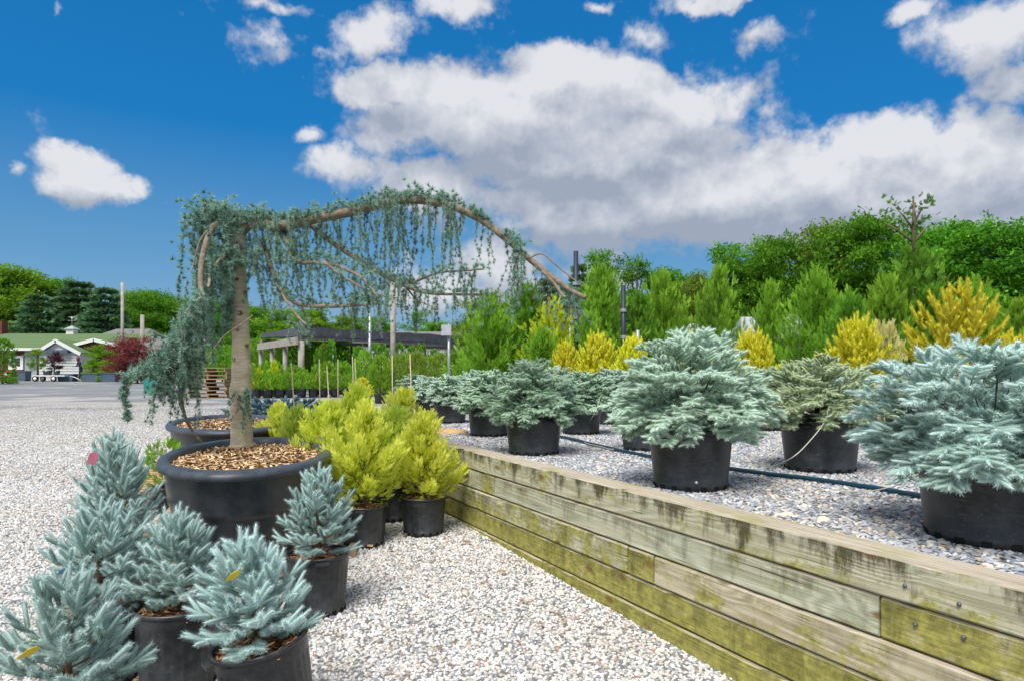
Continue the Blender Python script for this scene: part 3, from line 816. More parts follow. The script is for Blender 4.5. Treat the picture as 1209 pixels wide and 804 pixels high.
# ------------------------------------------------------------------ spruce skeleton
def spruce(seed, H, W, nprim, sl, sr, tpl, nsub, depth_in=.35, tilt=(5, 62), flatw=0, prof=None, leader=True, z0=.02, skew=(0, 0), curl=.25, mat='blue'):
    """branches spiral up a stem; bottle-brush shoots alternate along each branch.
    returns foliage mesh, branches mesh"""
    rg = np.random.default_rng(seed)
    prof = prof or (lambda t: math.sqrt(max(0, 1 - (abs(t - .22) / .80) ** 2.0)))
    P, D, L_, R_, rn = [], [], [], [], []
    tb = MB()
    tb.tube([(0, 0, -.03), (0, 0, H * .5), (skew[0] * .3, skew[1] * .3, H * .86)], [.012 + H * .012, .008 + H * .006, .004], 6)
    for i in range(nprim):
        t = ((i + .5) / nprim) ** .85 * .93
        ph = i * 2.39996 + rg.uniform(-.35, .35)
        ln = W * .5 * prof(t) * rg.uniform(.80, 1.10)
        if ln < .04: ln = .04
        el = R(tilt[0] + (tilt[1] - tilt[0]) * t ** 1.3 + rg.uniform(-9, 9))
        start = np.array([0, 0, z0 + t * H * .62])
        tgtz = z0 + t * H * .93
        end = np.array([math.cos(ph) * ln + skew[0] * t, math.sin(ph) * ln + skew[1] * t, max(tgtz, z0 + .01) + math.sin(el) * ln * .25])
        mid = (start + end) / 2 + np.array([0, 0, -.10 * ln])
        pts = []
        m = 7
        for k_ in range(m):
            q = k_ / (m - 1)
            pts.append((1 - q) ** 2 * start + 2 * q * (1 - q) * mid + q * q * end)
        tb.tube([Vector(p) for p in pts[:-1]], [max(.0018, .005 * (1 - k_ / m)) for k_ in range(m - 1)], 3, cap=False)
        br = rg.uniform(.2, .8)
        full = np.linalg.norm(end - start)
        ns = max(3, int(nsub * (full / (W * .5)) + .5))
        base = nrm_(pts[-1] - pts[-2])
        out = nrm_(base + np.array([0, 0, math.sin(el) * .5]))
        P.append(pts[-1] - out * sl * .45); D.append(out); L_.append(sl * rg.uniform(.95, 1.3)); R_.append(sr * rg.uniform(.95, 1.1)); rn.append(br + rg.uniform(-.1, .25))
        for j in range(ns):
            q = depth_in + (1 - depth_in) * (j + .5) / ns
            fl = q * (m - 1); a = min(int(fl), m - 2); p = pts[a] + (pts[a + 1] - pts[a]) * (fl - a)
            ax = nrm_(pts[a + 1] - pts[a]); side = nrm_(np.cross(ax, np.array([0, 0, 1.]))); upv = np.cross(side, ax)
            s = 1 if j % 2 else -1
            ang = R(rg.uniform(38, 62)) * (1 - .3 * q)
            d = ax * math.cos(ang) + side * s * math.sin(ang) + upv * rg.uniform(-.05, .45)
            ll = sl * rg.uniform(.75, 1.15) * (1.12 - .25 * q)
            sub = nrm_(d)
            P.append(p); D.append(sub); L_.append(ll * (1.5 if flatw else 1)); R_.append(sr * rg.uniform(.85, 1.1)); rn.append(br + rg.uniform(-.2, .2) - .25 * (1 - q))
            if flatw:               # side shoots carry their own fan of shoots: the flat tiers of a globe spruce
                for w_ in range(flatw):
                    qq = .45 + .5 * (w_ + .5) / flatw
                    s2 = 1 if w_ % 2 else -1
                    sd2 = nrm_(np.cross(sub, np.array([0, 0, 1.])))
                    d2 = sub * .75 + sd2 * s2 * .75 + np.array([0, 0, rg.uniform(-.15, .3)])
                    P.append(p + sub * ll * 1.5 * qq); D.append(nrm_(d2)); L_.append(sl * rg.uniform(.6, .95)); R_.append(sr * rg.uniform(.8, 1.05)); rn.append(br + rg.uniform(-.15, .25))
    if leader:
        top = np.array([skew[0] * .9, skew[1] * .9, z0 + H * .93])
        P.append(top - np.array([0, 0, sl * .4])); D.append((0.05, .05, 1)); L_.append(sl * 1.05); R_.append(sr); rn.append(.7)
        for a in range(5):
            an = a * 1.257 + rg.uniform(0, 1)
            P.append(top - np.array([0, 0, sl * .35])); D.append((math.cos(an), math.sin(an), rg.uniform(.5, 1.1))); L_.append(sl * rg.uniform(.8, 1.1)); R_.append(sr); rn.append(.6)
    pk = place(tpl, P, D, L_, R_, rn, rg, bend=curl * .3)
    return fol_mesh('foliage', M[mat], pk), tb.mesh('branches', M['twig'])

# ------------------------------------------------------------------ nursery pots
def pot_parts(parent, r, h, flutes=0, holes=True, mulch='mulch', taper=.86, n=72, chips=140, tabs=True, seed=0, rimc='pot'):
    rb = r * taper
    def fl(a, z):
        if flutes and h * .10 < z < h * .80: return 1 - .028 * (0.5 + .5 * math.cos(a * flutes)) ** 3
        return 1
    prof = [(rb * .6, .003), (rb * .985, .002), (rb, .012), (rb + (r - rb) * .1, h * .095), (rb + (r - rb) * .1 - .002, h * .105), (rb + (r - rb) * .5, h * .5),
            (rb + (r - rb) * .78, h * .79), (rb + (r - rb) * .80 + .002, h * .815), (r * .985, h * .96)]
    b = MB(); b.lathe(prof, n, fl=fl); p = b.build('pot', M['pot'], parent)
    b = MB(); b.lathe([(r * .985, h * .945), (r * 1.03, h * .95), (r * 1.045, h * .975), (r * 1.03, h * .998), (r * .99, h), (r * .965, h * .99), (r * .95, h * .80)], n)
    if tabs:
        for s in (0, PI):
            a = s + seed * 1.3
            b.box((math.cos(a) * (r + .016), math.sin(a) * (r + .016), h * .93), (.026, r * .42, .012), rz=a)
    b.build('rim', M[rimc], p)
    if holes:
        b = MB(); m = 16
        for i in range(m):
            a = 2 * PI * i / m + .1
            b.box((math.cos(a) * (rb + .0005), math.sin(a) * (rb + .0005), .016), (.006, r * .13, .020), rz=a)
        b.build('drain_hole', M['hole'], p)['kind'] = 'stuff'
    mulch_part(parent, r * .95, r * .95, h * .90, chips, mulch, seed)
    return p
def mulch_part(parent, rx, ry, z, chips, mat, seed, size=.045, rz=0):
    rg = np.random.default_rng(seed + 77)
    b = MB(); nn = 24
    vs = [(0, 0, z + .012)] + [(math.cos(a) * rx * .6, math.sin(a) * ry * .6, z + .006) for a in np.linspace(0, 2 * PI, nn, False)] + [(math.cos(a) * rx, math.sin(a) * ry, z - .004) for a in np.linspace(0, 2 * PI, nn, False)]
    fs = [(0, 1 + i, 1 + (i + 1) % nn) for i in range(nn)] + [(1 + i, 1 + nn + i, 1 + nn + (i + 1) % nn, 1 + (i + 1) % nn) for i in range(nn)]
    b.add(vs, fs); so = b.build('soil', M['soil'], parent, rot=(0, 0, rz))
    V, F, rn = [], [], []
    for i in range(chips):
        a = rg.uniform(0, 2 * PI); q = math.sqrt(rg.uniform(0, 1)) * .97
        c = np.array([math.cos(a) * rx * q, math.sin(a) * ry * q, z + .012 * (1 - q) + rg.uniform(0, .014)])
        d = nrm_(np.array([rg.normal(), rg.normal(), rg.normal() * .22])); u = nrm_(np.cross(d, [rg.normal() * .3, rg.normal() * .3, 1])); w = np.cross(d, u)
        l = size * rg.uniform(.4, 1.1) / 2; ww = size * rg.uniform(.06, .16); th = .0012
        k_ = len(V)
        V += [c - d * l - u * ww * .5, c - d * l * .8 + u * ww, c + d * l + u * ww * .3, c + d * l * .9 - u * ww, c + w * th * 2 + d * l * .2]
        F += [(k_, k_ + 1, k_ + 4), (k_ + 1, k_ + 2, k_ + 4), (k_ + 2, k_ + 3, k_ + 4), (k_ + 3, k_, k_ + 4)]
        rn += [rg.uniform(0, 1)] * 5
    me = np_mesh('mulch', V, F, M[mat], {'rnd': rn})
    o = mobj('mulch', me, parent, rot=(0, 0, rz)); o['kind'] = 'stuff'
    return o
def tag_part(parent, loc, mat, size=(.012, .07), rot=(.5, .2, .3), name='plant_tag'):
    b = MB(); w, l = size
    b.add([(-w, 0, 0), (w, 0, 0), (w, 0.003, l * .8), (0, .005, l), (-w, 0.003, l * .8), (-w, -.001, 0), (w, -.001, 0), (w, .002, l * .8), (0, .004, l), (-w, .002, l * .8)],
          [(0, 1, 2, 3, 4), (9, 8, 7, 6, 5), (0, 5, 6, 1), (1, 6, 7, 2), (2, 7, 8, 3), (3, 8, 9, 4), (4, 9, 5, 0)])
    return b.build(name, M[mat], parent, loc, rot)

def potted(name, label, cat, loc, fol, br, r, h, rz=0, group=None, lift=0, flutes=0, seed=0, tilt=None, chips=140, n=84, holes=True, mulch='mulch', tabs=True, frz=0, taper=.86):
    t = thing(name, label, cat, loc, rz, group)
    pot_parts(t, r, h, flutes, holes, mulch, taper, n, chips, tabs, seed)
    mobj('foliage', fol, t, (0, 0, h * .90 + lift), (0, 0, frz))
    if br: mobj('branches', br, t, (0, 0, h * .90 + lift), (0, 0, frz))
    if tilt: t.rotation_euler = (tilt[0], tilt[1], rz)
    return t

# ---- young blue spruces, lower left ---------------------------------------
def yprof(t): return max(0, 1 - t) ** .62 * (.72 + .28 * min(1, t / .12))
def young(seed, H, W, nprim=30, nsub=6, sl=.084, sr=.0225):
    return spruce(seed, H, W, nprim, sl, sr, TN_hi, nsub, .20, (14, 50), prof=yprof, curl=.18)
g6 = 'young blue spruces in black pots on the white gravel'
def place_young(px, py, Y, label, seed, H, W, r, h, dz=0, **kw):
    X = (px - CX) / FPX * Y
    f, b_ = young(seed, H, W, kw.pop('nprim', 36), kw.pop('nsub', 7))
    return potted('blue_spruce', label, 'potted spruce', (X, Y, hg(Y) + dz), f, b_, r, h, group=g6, flutes=28, seed=seed, chips=320, **kw)
s1 = place_young(80, 0, 2.02, 'silver-blue spruce cut by the lower left photo corner, yellow tag among its shoots', 11, .40, .50, .150, .29)
tag_part(s1, (-.02, -.16, .50), 'ytag', (.018, .06), (1.0, .2, 1.2)); tag_part(s1, (-.12, -.22, .36), 'wtag', (.022, .08), (1.2, .1, 1.35))
s2 = place_young(118, 0, 2.78, 'blue spruce with a small picture label, second from the front of the left file', 12, .42, .58, .160, .30, nprim=40)
tag_part(s2, (.02, -.30, .50), 'wtag', (.030, .045), (1.0, 0, 1.2)); tag_part(s2, (.045, -.305, .52), 'btag', (.026, .05), (1.0, 0, 1.2))
s3 = place_young(139, 0, 3.45, 'upright blue spruce with a pink ribbon, rearmost of the left file on the white gravel', 13, .62, .52, .155, .30, nprim=44)
tag_part(s3, (-.05, -.14, .78), 'ptag', (.020, .07), (.4, .3, .5), 'ribbon')
s3b = place_young(133, 0, 4.1, 'blue spruce mostly hidden behind the one with the pink ribbon', 19, .58, .46, .15, .29, nprim=30)
s4 = place_young(211, 0, 2.75, 'blue spruce in a fluted black pot in front of the big oval cedar tub', 14, .38, .38, .162, .325, nprim=34)
s5 = place_young(326, 0, 2.38, 'blue spruce in a tilted pot, yellow tag near its top, lowest in the photo', 15, .37, .42, .158, .31, dz=.045, nprim=38, tilt=(R(5), R(-9)))
tag_part(s5, (.0, -.13, .57), 'ytag', (.017, .06), (1.0, .2, .9))
s6 = place_young(376, 0, 3.52, 'blue spruce right of the oval tub with orange bark chips showing in its pot', 16, .44, .46, .155, .30, nprim=36)

# ---- globe blue spruces on the terrace ---------------------------------------
def gprof(t): return math.sqrt(max(0, 1 - (abs(t - .20) / .83) ** 2.3))
def globe(seed, H, W, nfan=230, per=7, sl=.053, sr=.0200, tpl=None, mat='globe', skew=(0, 0), low=-.035):
    """dome of overlapping flat fans: each fan is a branch tip with a terminal shoot and pairs of side shoots"""
    rg = np.random.default_rng(seed)
    P, D, L_, R_, rn = [], [], [], [], []
    tb = MB(); tb.tube([(0, 0, -.05), (skew[0] * .4, skew[1] * .4, H * .5)], [.018, .006], 6)
    zc = H * .20
    bul = [(rg.uniform(0, 2 * PI), rg.uniform(-.3, 1), rg.uniform(-.16, .17), rg.uniform(.25, .5)) for _ in range(22)]
    for i in range(nfan):
        v = (i + .5) / nfan
        shell = (1.0, .88, .66, .97, .48)[i % 5] * rg.uniform(.94, 1.05)
        t = -.62 + 1.6 * rg.uniform(0, 1) ** .92          # height coordinate, -.62 .. .98
        t = round(t * 7 + rg.uniform(-.5, .5) * .8) / 7 if rg.uniform() < .5 else t
        a = i * 2.39996 + rg.uniform(-.3, .3)
        t = min(.97, max(-.62, t))
        rr = math.sqrt(max(0, 1 - abs(t) ** 1.9)) if t > 0 else math.sqrt(max(0, 1 - (t / .80) ** 2 * .62))
        k_ = 1.0
        for (ba, bt, bs, bw) in bul:
            da = abs((a - ba + PI) % (2 * PI) - PI); k_ += bs * math.exp(-(da / bw) ** 2 - ((t - bt) / .22) ** 2)
        rad = W * .5 * rr * shell * k_
        z = zc + (t * (H - zc) * shell if t > 0 else t * (zc - low) / .62)
        z += (k_ - 1) * .12
        if z > H: z = H
        tip = np.array([math.cos(a) * rad + skew[0] * max(t, 0), math.sin(a) * rad + skew[1] * max(t, 0), z])
        el = R(-16 + 62 * max(0, t) ** 1.6 + 10 * t + rg.uniform(-9, 11))
        aa = a + rg.uniform(-.35, .35)
        ax = np.array([math.cos(aa) * math.cos(el), math.sin(aa) * math.cos(el), math.sin(el)])
        side = nrm_(np.cross(ax, [0, 0, 1.])); side = nrm_(side + np.array([0, 0, rg.uniform(-.22, .22)])); upv = np.cross(side, ax)
        fl = sl * (1 + .30 * per) * rg.uniform(.8, 1.15)
        base = tip - ax * fl * .8
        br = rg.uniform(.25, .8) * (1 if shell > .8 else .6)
        if i % 3 == 0:
            s_ = Vector((skew[0] * .2, skew[1] * .2, max(.0, z * .35))); tb.tube([s_, s_.lerp(Vector(base), .55) + Vector((0, 0, -.02)), Vector(base), Vector(tip - ax * sl)], [.0035, .003, .0022, .0015], 3, cap=False)
        P.append(tip - ax * sl * .9); D.append(ax); L_.append(sl * rg.uniform(.95, 1.25)); R_.append(sr); rn.append(br + .15)
        for q in range(per - 1):
            s = 1 if q % 2 else -1; f_ = 1 - (q // 2 + .8) / ((per + 1) // 2)
            an = R(rg.uniform(38, 58)); d = ax * math.cos(an) + side * s * math.sin(an) + upv * (rg.uniform(-.15, .3) if q < 4 else rg.uniform(.15, .75))
            P.append(base + ax * fl * .85 * f_); D.append(d); L_.append(sl * rg.uniform(.85, 1.15) * (1.35 - .45 * f_)); R_.append(sr * rg.uniform(.85, 1.05)); rn.append(br + rg.uniform(-.12, .15) - .12 * (1 - f_))
    return fol_mesh('foliage', M[mat], place(tpl or TN_mid, P, D, L_, R_, rn, rg)), tb.mesh('branches', M['dbark'])
gg = 'globe blue spruces in black pots on the grey gravel terrace'
def tpos(px, Y): return ((px - CX) / FPX * Y, Y, TERR + .004)
f, b_ = globe(21, .60, .84, 340, 8, mat='globe')
t1 = potted('globe_spruce', 'wide silver-green globe spruce in a black pot right behind the middle of the timber wall', 'potted spruce', tpos(815, 3.72), f, b_, .222, .31, group=gg, seed=1, taper=.88, chips=260)
b0 = MB(); b0.lathe([(.0001, .006), (.008, .005), (.010, -.002)], 10); b0.build('pot_plug', M['steel'], t1, (-.02, -.2015, .05), (R(90), 0, 0))
f, b_ = globe(22, .50, .98, 380, 8, mat='globeblue')
t2 = potted('globe_spruce', 'largest pale blue globe spruce in a black pot, cut by the right photo edge', 'potted spruce', tpos(1172, 2.56), f, b_, .245, .28, group=gg, seed=2, taper=.90, chips=260, frz=.6)
tag_part(t2, (-.10, -.30, .66), 'ytag', (.014, .06), (1.2, .2, 1.9))
b0 = MB(); rg0 = random.Random(4)
for i in range(9):
    a = rg0.uniform(0, 6.28); b0.add([(0, 0, 0), (math.cos(a) * .012, -.004, math.sin(a) * .012), (math.cos(a + .8) * .014, -.006, math.sin(a + .8) * .014), (math.cos(a + 1.5) * .010, -.003, math.sin(a + 1.5) * .010)], [(0, 1, 2, 3)])
b0.build('weed', M['treeb'], t2, (.0, -.226, .06))
f, b_ = globe(23, .46, .80, 230, 8, mat='olive', skew=(0, .05))
t3 = potted('globe_spruce', 'olive green globe spruce with a drip tube into its pot, between the two widest', 'potted spruce', tpos(968, 4.38), f, b_, .238, .31, group=gg, seed=3, taper=.88, frz=1)
tag_part(t3, (-.12, -.2, .72), 'ytag', (.014, .07), (1.3, .2, 1.9))
f4, b4 = globe(24, .49, .74, 220, 8, mat='far_globe')
t4 = potted('globe_spruce', 'rounded globe spruce in a black pot standing near the far corner of the timber wall', 'potted spruce', tpos(630, 5.25), f4, b4, .215, .275, group=gg, seed=4, taper=.88)
f5, b5 = globe(25, .43, .74, 180, 7, sl=.058, sr=.023, tpl=TN_lo, mat='far_globe')
f6, b6 = globe(26, .42, .70, 180, 7, sl=.058, sr=.023, tpl=TN_lo, mat='globe')
far = [
    # px, Y, width scale, height scale, mesh, label
    (686, 6.95, .95, .95, 5, 'globe spruce with a curling white drip tube, right of the one at the wall corner'),
    (577, 6.75, 1.0, .98, 5, 'globe spruce directly left of and behind the one at the wall corner'),
    (532, 8.5, .86, .85, 6, 'small low globe spruce in a greyish pot above the orange rock'),
    (506, 9.6, .85, .80, 6, 'low globe spruce at the left end of the terrace, just behind the golden junipers'),
    (762, 5.55, .72, .8, 5, 'small globe spruce peeping out from behind the wide one in the middle'),
    (655, 9.0, 1.0, 1.12, 6, 'globe spruce standing behind the gap between the two at the wall corner'),
    (722, 8.3, .95, 1.05, 6, 'globe spruce behind the white drip tube, left of the wide one in the middle'),
    (560, 10.4, .95, 1.0, 6, 'globe spruce far back before the green cone-shaped conifer'),
    (845, 6.2, .92, 1.2, 5, 'taller blue globe spruce behind the wide one in the middle, left of the olive one'),
    (905, 7.4, .9, 1.05, 5, 'globe spruce before the yellow spruces, just left of the olive one'),
    (1000, 6.4, .9, 1.02, 6, 'globe spruce behind the olive one, right of its top'),
    (1072, 6.6, .9, .98, 5, 'globe spruce peeping between the olive one and the largest one'),
    (1190, 5.0, 1.0, 1.12, 6, 'globe spruce behind the largest one at the right edge of the photo'),
    (622, 12.0, .95, 1.15, 5, 'distant globe spruce at the foot of the dark green conifers'),
    (488, 11.4, .9, .85, 5, 'farthest low globe spruce at the left end of the terrace'),
    (790, 9.2, .95, 1.15, 6, 'globe spruce in the back row left of the pale tarpaulin roof'),
]
for i, (px, Y, ws, hs, q, lab) in enumerate(far):
    t = potted('globe_spruce', lab, 'potted spruce', tpos(px, Y), f5 if q == 5 else f6, b5 if q == 5 else b6, .205, .27, group=gg, seed=30 + i, taper=.88, n=28, chips=50, frz=i * 1.7)
    for ch in t.children:
        if ch.name.split('.')[0] in ('foliage', 'branches'): ch.scale = (ws, ws, hs)

# ---- golden spruces and the variegated shrub in the back of the terrace -------------
def golden(seed, H, W, nprim=30): return spruce(seed, H, W, nprim + 26, .105, .034, TN_g, 8, .30, (14, 60), prof=yprof, curl=.45, mat='yellow')
gy = 'golden yellow spruces behind the globe spruces'
gA, gB = golden(41, .72, .85), golden(42, .62, .95, 34)
gC = golden(43, 1.0, 1.35, 40)
for i, (px, Y, me, s, lab, top) in enumerate([
    (706, 9.5, gA, (.95, 1.25), 'golden spruce left of the second blue-black post', 0),
    (748, 9.0, gA, (.85, 1.15), 'small golden spruce just right of the second blue-black post', 0),
    (826, 7.6, gB, (.75, 1.25), 'golden spruce mostly hidden behind the top of the middle globe spruce', 0),
    (888, 8.2, gB, (.85, 1.35), 'golden spruce below the pale tarpaulin roofs', 0),
    (1012, 7.5, gB, (.95, 1.5), 'broad golden spruce just left of the pinkish variegated shrub', 0),
    (1132, 6.2, gC, (.95, 1.18), 'biggest golden spruce with bright upright shoots above the largest globe spruce', 0),
    (668, 10.5, gA, (.75, 1.15), 'small golden spruce glowing through the globe spruces left of the first post', 0),
    (428, 20.0, gA, (.8, .8), 'golden shrub in front of the shade house, the left of the low yellow ones', 0),
    (1196, 5.9, gA, (.7, .95), 'small golden spruce at the right edge behind the largest globe spruce', 0)]):
    t = potted('golden_spruce', lab, 'potted spruce', tpos(px, Y) if px > 500 else ((px - CX) / FPX * Y, Y, hg(Y)), me[0], me[1], .2, .27, group=gy, seed=60 + i, n=24, chips=30, frz=i * 1.1)
    for ch in t.children:
        if ch.name.split('.')[0] in ('foliage', 'branches'): ch.scale = (s[0], s[0], s[1])

# ---- feathery shrubs ------------------------------------------------------------------
def feather(seed, H, W, n, sl, sr, mat, prof, tpl=None, upb=.7, lumpy=1.2):
    """dense shrub of sprays inside a profile; more of them near the outside"""
    rg = np.random.default_rng(seed)
    P, D, L_, rn = [], [], [], []
    lump = [(rg.uniform(0, 2 * PI), rg.uniform(0, 1), 1 + lumpy * rg.uniform(-.22, .22)) for _ in range(34)]
    for i in range(n):
        t = rg.uniform(0, 1) ** 1.15
        a = rg.uniform(0, 2 * PI)
        k_ = 1.0
        for (la, lt, ls) in lump:
            da = abs((a - la + PI) % (2 * PI) - PI)
            w = math.exp(-(da / .5) ** 2 - ((t - lt) / .10) ** 2); k_ += (ls - 1) * w
        q = (rg.uniform(.2, 1) ** .45)
        rr = W * .5 * prof(t) * k_ * q
        P.append((math.cos(a) * rr, math.sin(a) * rr, H * t * (.97 + .05 * k_)))
        D.append((math.cos(a) * (.75 - .45 * t) + rg.normal() * .18, math.sin(a) * (.75 - .45 * t) + rg.normal() * .18, upb * (.5 + t) + rg.normal() * .15))
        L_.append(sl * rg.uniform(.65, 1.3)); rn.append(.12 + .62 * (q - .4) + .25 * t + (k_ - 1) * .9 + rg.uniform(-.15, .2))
    L_ = np.array(L_)
    pk = place(tpl or TS, P, D, L_, L_ * sr, rn, rg, bend=.1)
    br = MB(); br.tube([(0, 0, -.03), (0, 0, H * .9)], [.012 + H * .008, .004], 6)
    return fol_mesh('foliage', M[mat], pk), br.mesh('stem', M['bark'])
def jcone(t): return (max(0, 1 - t) ** .9 * .95 + .05) * (.62 + .38 * min(1, t / .12))
def cone(t): return (max(0, 1 - t) ** .70) * (.70 + .30 * min(1, t / .15))
def egg(t): return math.sqrt(max(0, 1 - (abs(t - .4) / .62) ** 2.2))
def column(t): return min(1, (1.02 - t) / .22) ** .5 * (.8 + .2 * min(1, t / .1)) if t < 1 else .05
gj = 'golden junipers in black pots on the white gravel'
def plumed(seed, H, W, nb, per, sl, mat, tpl=None, lean=.8, ratio=.40, pw=.05):
    """shrub built of many ascending feathery plumes, so its outline is ragged"""
    rg = np.random.default_rng(seed); P, D, L_, rn = [], [], [], []
    br = MB(); br.tube([(0, 0, -.03), (0, 0, H * .85)], [.010 + H * .008, .004], 6)
    for i in range(nb):
        t = (i + .5) / nb; a = i * 2.39996 + rg.uniform(-.4, .4)
        ln = (W * .62 * (1 - t) ** .75 + H * .16) * rg.uniform(.72, 1.18)
        el = R(22 + 58 * t + rg.uniform(-12, 12))
        s = np.array([0, 0, H * (.02 + .78 * t)])
        d = np.array([math.cos(a) * math.cos(el), math.sin(a) * math.cos(el), math.sin(el)])
        e = s + d * ln + np.array([0, 0, .12 * ln])
        m = s + d * ln * .55 - np.array([0, 0, .03])
        br.tube([Vector(s), Vector(m), Vector(e)], [.004, .003, .0015], 3, cap=False)
        b_ = rg.uniform(0, .45); k_ = int(per * (ln / (W * .5)))
        for j in range(k_):
            q = .12 + .88 * rg.uniform(0, 1) ** .8
            p = (1 - q) ** 2 * s + 2 * q * (1 - q) * m + q * q * e
            tan = nrm_(e - m if q > .5 else m - s)
            o = rg.normal(size=3); o = nrm_(o - tan * o.dot(tan) + np.array([0, 0, .2]))
            w = pw * (1.35 - .95 * q) * rg.uniform(.2, 1)
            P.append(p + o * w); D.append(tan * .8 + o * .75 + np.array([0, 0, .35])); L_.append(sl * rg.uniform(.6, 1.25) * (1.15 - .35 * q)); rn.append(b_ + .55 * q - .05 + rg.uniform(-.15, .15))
    L_ = np.array(L_)
    return fol_mesh('foliage', M[mat], place(tpl or TS, P, D, L_, L_ * ratio, rn, rg, bend=.05)), br.mesh('branches', M['bark'])
jm = [plumed(51, .62, .38, 42, 66, .058, 'lime'), plumed(52, .66, .40, 44, 66, .058, 'lime'), plumed(53, .60, .38, 42, 66, .058, 'limegreen')]
jn = [
    (500, 4.98, 0, .165, 1.02, 'golden juniper in the black pot nearest the end of the timber wall', 577),
    (430, 4.70, 1, .155, 1.08, 'golden juniper whose black pot stands right beside the blue spruce and the oval tub', 590),
    (466, 5.40, 2, .16, 1.05, 'golden juniper squeezed in behind the two front ones, only its dark pot edge showing', 0),
    (384, 5.20, 0, .16, 1.12, 'golden juniper behind the right end of the oval cedar tub, with a white tag', 0),
    (352, 5.75, 2, .15, 1.0, 'leftmost golden juniper, next to the rear oval tub', 0),
    (420, 5.90, 1, .16, 1.16, 'tall golden juniper in the middle of the back of the group', 0),
    (474, 6.20, 0, .16, 1.18, 'golden juniper at the right back of the group, before the low globe spruces', 0),
    (330, 6.30, 1, .15, .88, 'smaller golden juniper behind the rear oval tub, left back of the group', 0),
]
for i, (px, Y, q, r_, s, lab, _) in enumerate(jn):
    t = potted('golden_juniper', lab, 'potted juniper', ((px - CX) / FPX * Y, Y, hg(Y) + .004), jm[q][0], jm[q][1], r_, .27, group=gj, seed=80 + i, chips=140, frz=i * 1.9, flutes=24)
    for ch in t.children:
        if ch.name.split('.')[0] in ('foliage', 'stem', 'branches'): ch.scale = (s, s, s)
    if i in (0, 1, 3): tag_part(t, ((-.05, -.10, .58) if i != 3 else (0, -.16, .66)), 'wtag' if i == 3 else 'ytag', (.025, .05) if i == 3 else (.011, .05), (.8, .3, .4))
# bamboo stakes stand in the juniper pots
for i, (px0, px1, ytop, Y, lab) in enumerate([
    (352, 344, 428, 5.75, 'pale bamboo stake leaning left, leftmost above the golden junipers'),
    (378, 377, 424, 5.9, 'upright bamboo stake, second from the left above the golden junipers'),
    (394, 386, 432, 5.2, 'bamboo stake leaning left, third from the left above the golden junipers'),
    (398, 399, 424, 5.9, 'short upright bamboo stake right of the leaning one, fourth from the left'),
    (420, 416, 421, 5.9, 'bamboo stake, left one of the close pair in the middle of the junipers'),
    (424, 419, 424, 5.92, 'bamboo stake, right one of the close pair in the middle of the junipers'),
    (463, 463, 420, 6.2, 'upright bamboo stake in front of the low globe spruces'),
    (488, 484, 418, 6.2, 'rightmost bamboo stake, by the left end of the terrace')]):
    b0 = MB(); a_, c_ = at(px0, 560, Y), at(px1, ytop, Y); a_.z = hg(Y) + .15
    b0.tube([a_, (a_ + c_) / 2 + Vector((.004, 0, 0)), c_], [.006, .0055, .0045], 6)
    o = b0.build('bamboo_stake', M['stakewood']); tag(o, lab, 'stake', 'bamboo stakes in the juniper pots')

# ------------------------------------------------------------------ oval tubs
def tub(label, cx, cy, zb, ax, ay, rz, h, seed, chips):
    t = thing('oval_tub', label, 'tub', (cx, cy, zb), rz, 'large oval black tubs')
    n = 64
    b = MB(); b.lathe([(.5, .004), (.80, .004), (.82, .03), (.87, h * .45), (.875, h * .47), (.895, h * .50), (.90, h * .54), (.935, h * .93)], n, sx=ax, sy=ay)
    p = b.build('tub_wall', M['tub'], t)
    def wob(a, z): return 1 + .006 * math.sin(3 * a + 1) + .004 * math.sin(7 * a)
    b = MB(); b.lathe([(.93, h * .915), (.985, h * .90), (1.0, h * .915), (1.0, h * .955), (.985, h * .985), (.95, h * 1.0), (.90, h * 1.0), (.875, h * .98), (.87, h * .85)], n, sx=ax, sy=ay, fl=wob)
    b.build('rim', M['rim'], p)
    mulch_part(t, ax * .875, ay * .875, h * .90, chips, 'straw', seed, .055)
    return t
TUBZ = hg(4.7) + .135
tub('front oval black tub of straw mulch with the weeping cedar growing in it', -1.76, 4.58, TUBZ, 1.06, .53, R(107), .73 - TUBZ, 5, 2600)
tub('rear oval black tub of straw mulch, behind the tub with the cedar', -2.88, 7.0, hg(7) + .13, 1.28, .60, R(113), .76 - hg(7) - .13, 6, 1600)

def pallet(label, loc, rz, nm='pallet', w=1.15, d=1.0, mat='pallet', group=None, nb=7, jit=0):
    t = thing(nm, label, 'pallet', loc, rz, group)
    bw = .095
    bme = {}
    def board(sz):
        if sz not in bme: bme[sz] = MB().box((0, 0, 0), sz).mesh('deck_board', M[mat])
        return bme[sz]
    rg = random.Random(int(abs(loc[0] * 100)))
    for i in range(nb): mobj('deck_board', board((w, bw, .018)), t, (rg.uniform(-.01, .01), -d / 2 + bw / 2 + (d - bw) * i / (nb - 1), .124), (0, 0, rg.uniform(-.012, .012)))
    for i in (0, 3, 6): mobj('deck_board', board((w, bw, .018)), t, (0, -d / 2 + bw / 2 + (d - bw) * i / 6, .009), (0, 0, 0))
    for x in (-w / 2 + .02, 0, w / 2 - .02): mobj('stringer', MB().box((0, 0, 0), (.04, d, .092)).mesh('stringer', M[mat]), t, (x, 0, .066))
    return t
pallet('orange-brown wooden pallet under the tub of the weeping cedar', (-1.86, 4.72, hg(4.7) - .005), R(17), w=1.2, d=1.75, nb=13)
pallet('wooden pallet under the rear oval tub, its slats showing left of the cedar tub', (-2.86, 6.6, hg(6.6) - .005), R(22), w=1.3, d=2.0, nb=14)

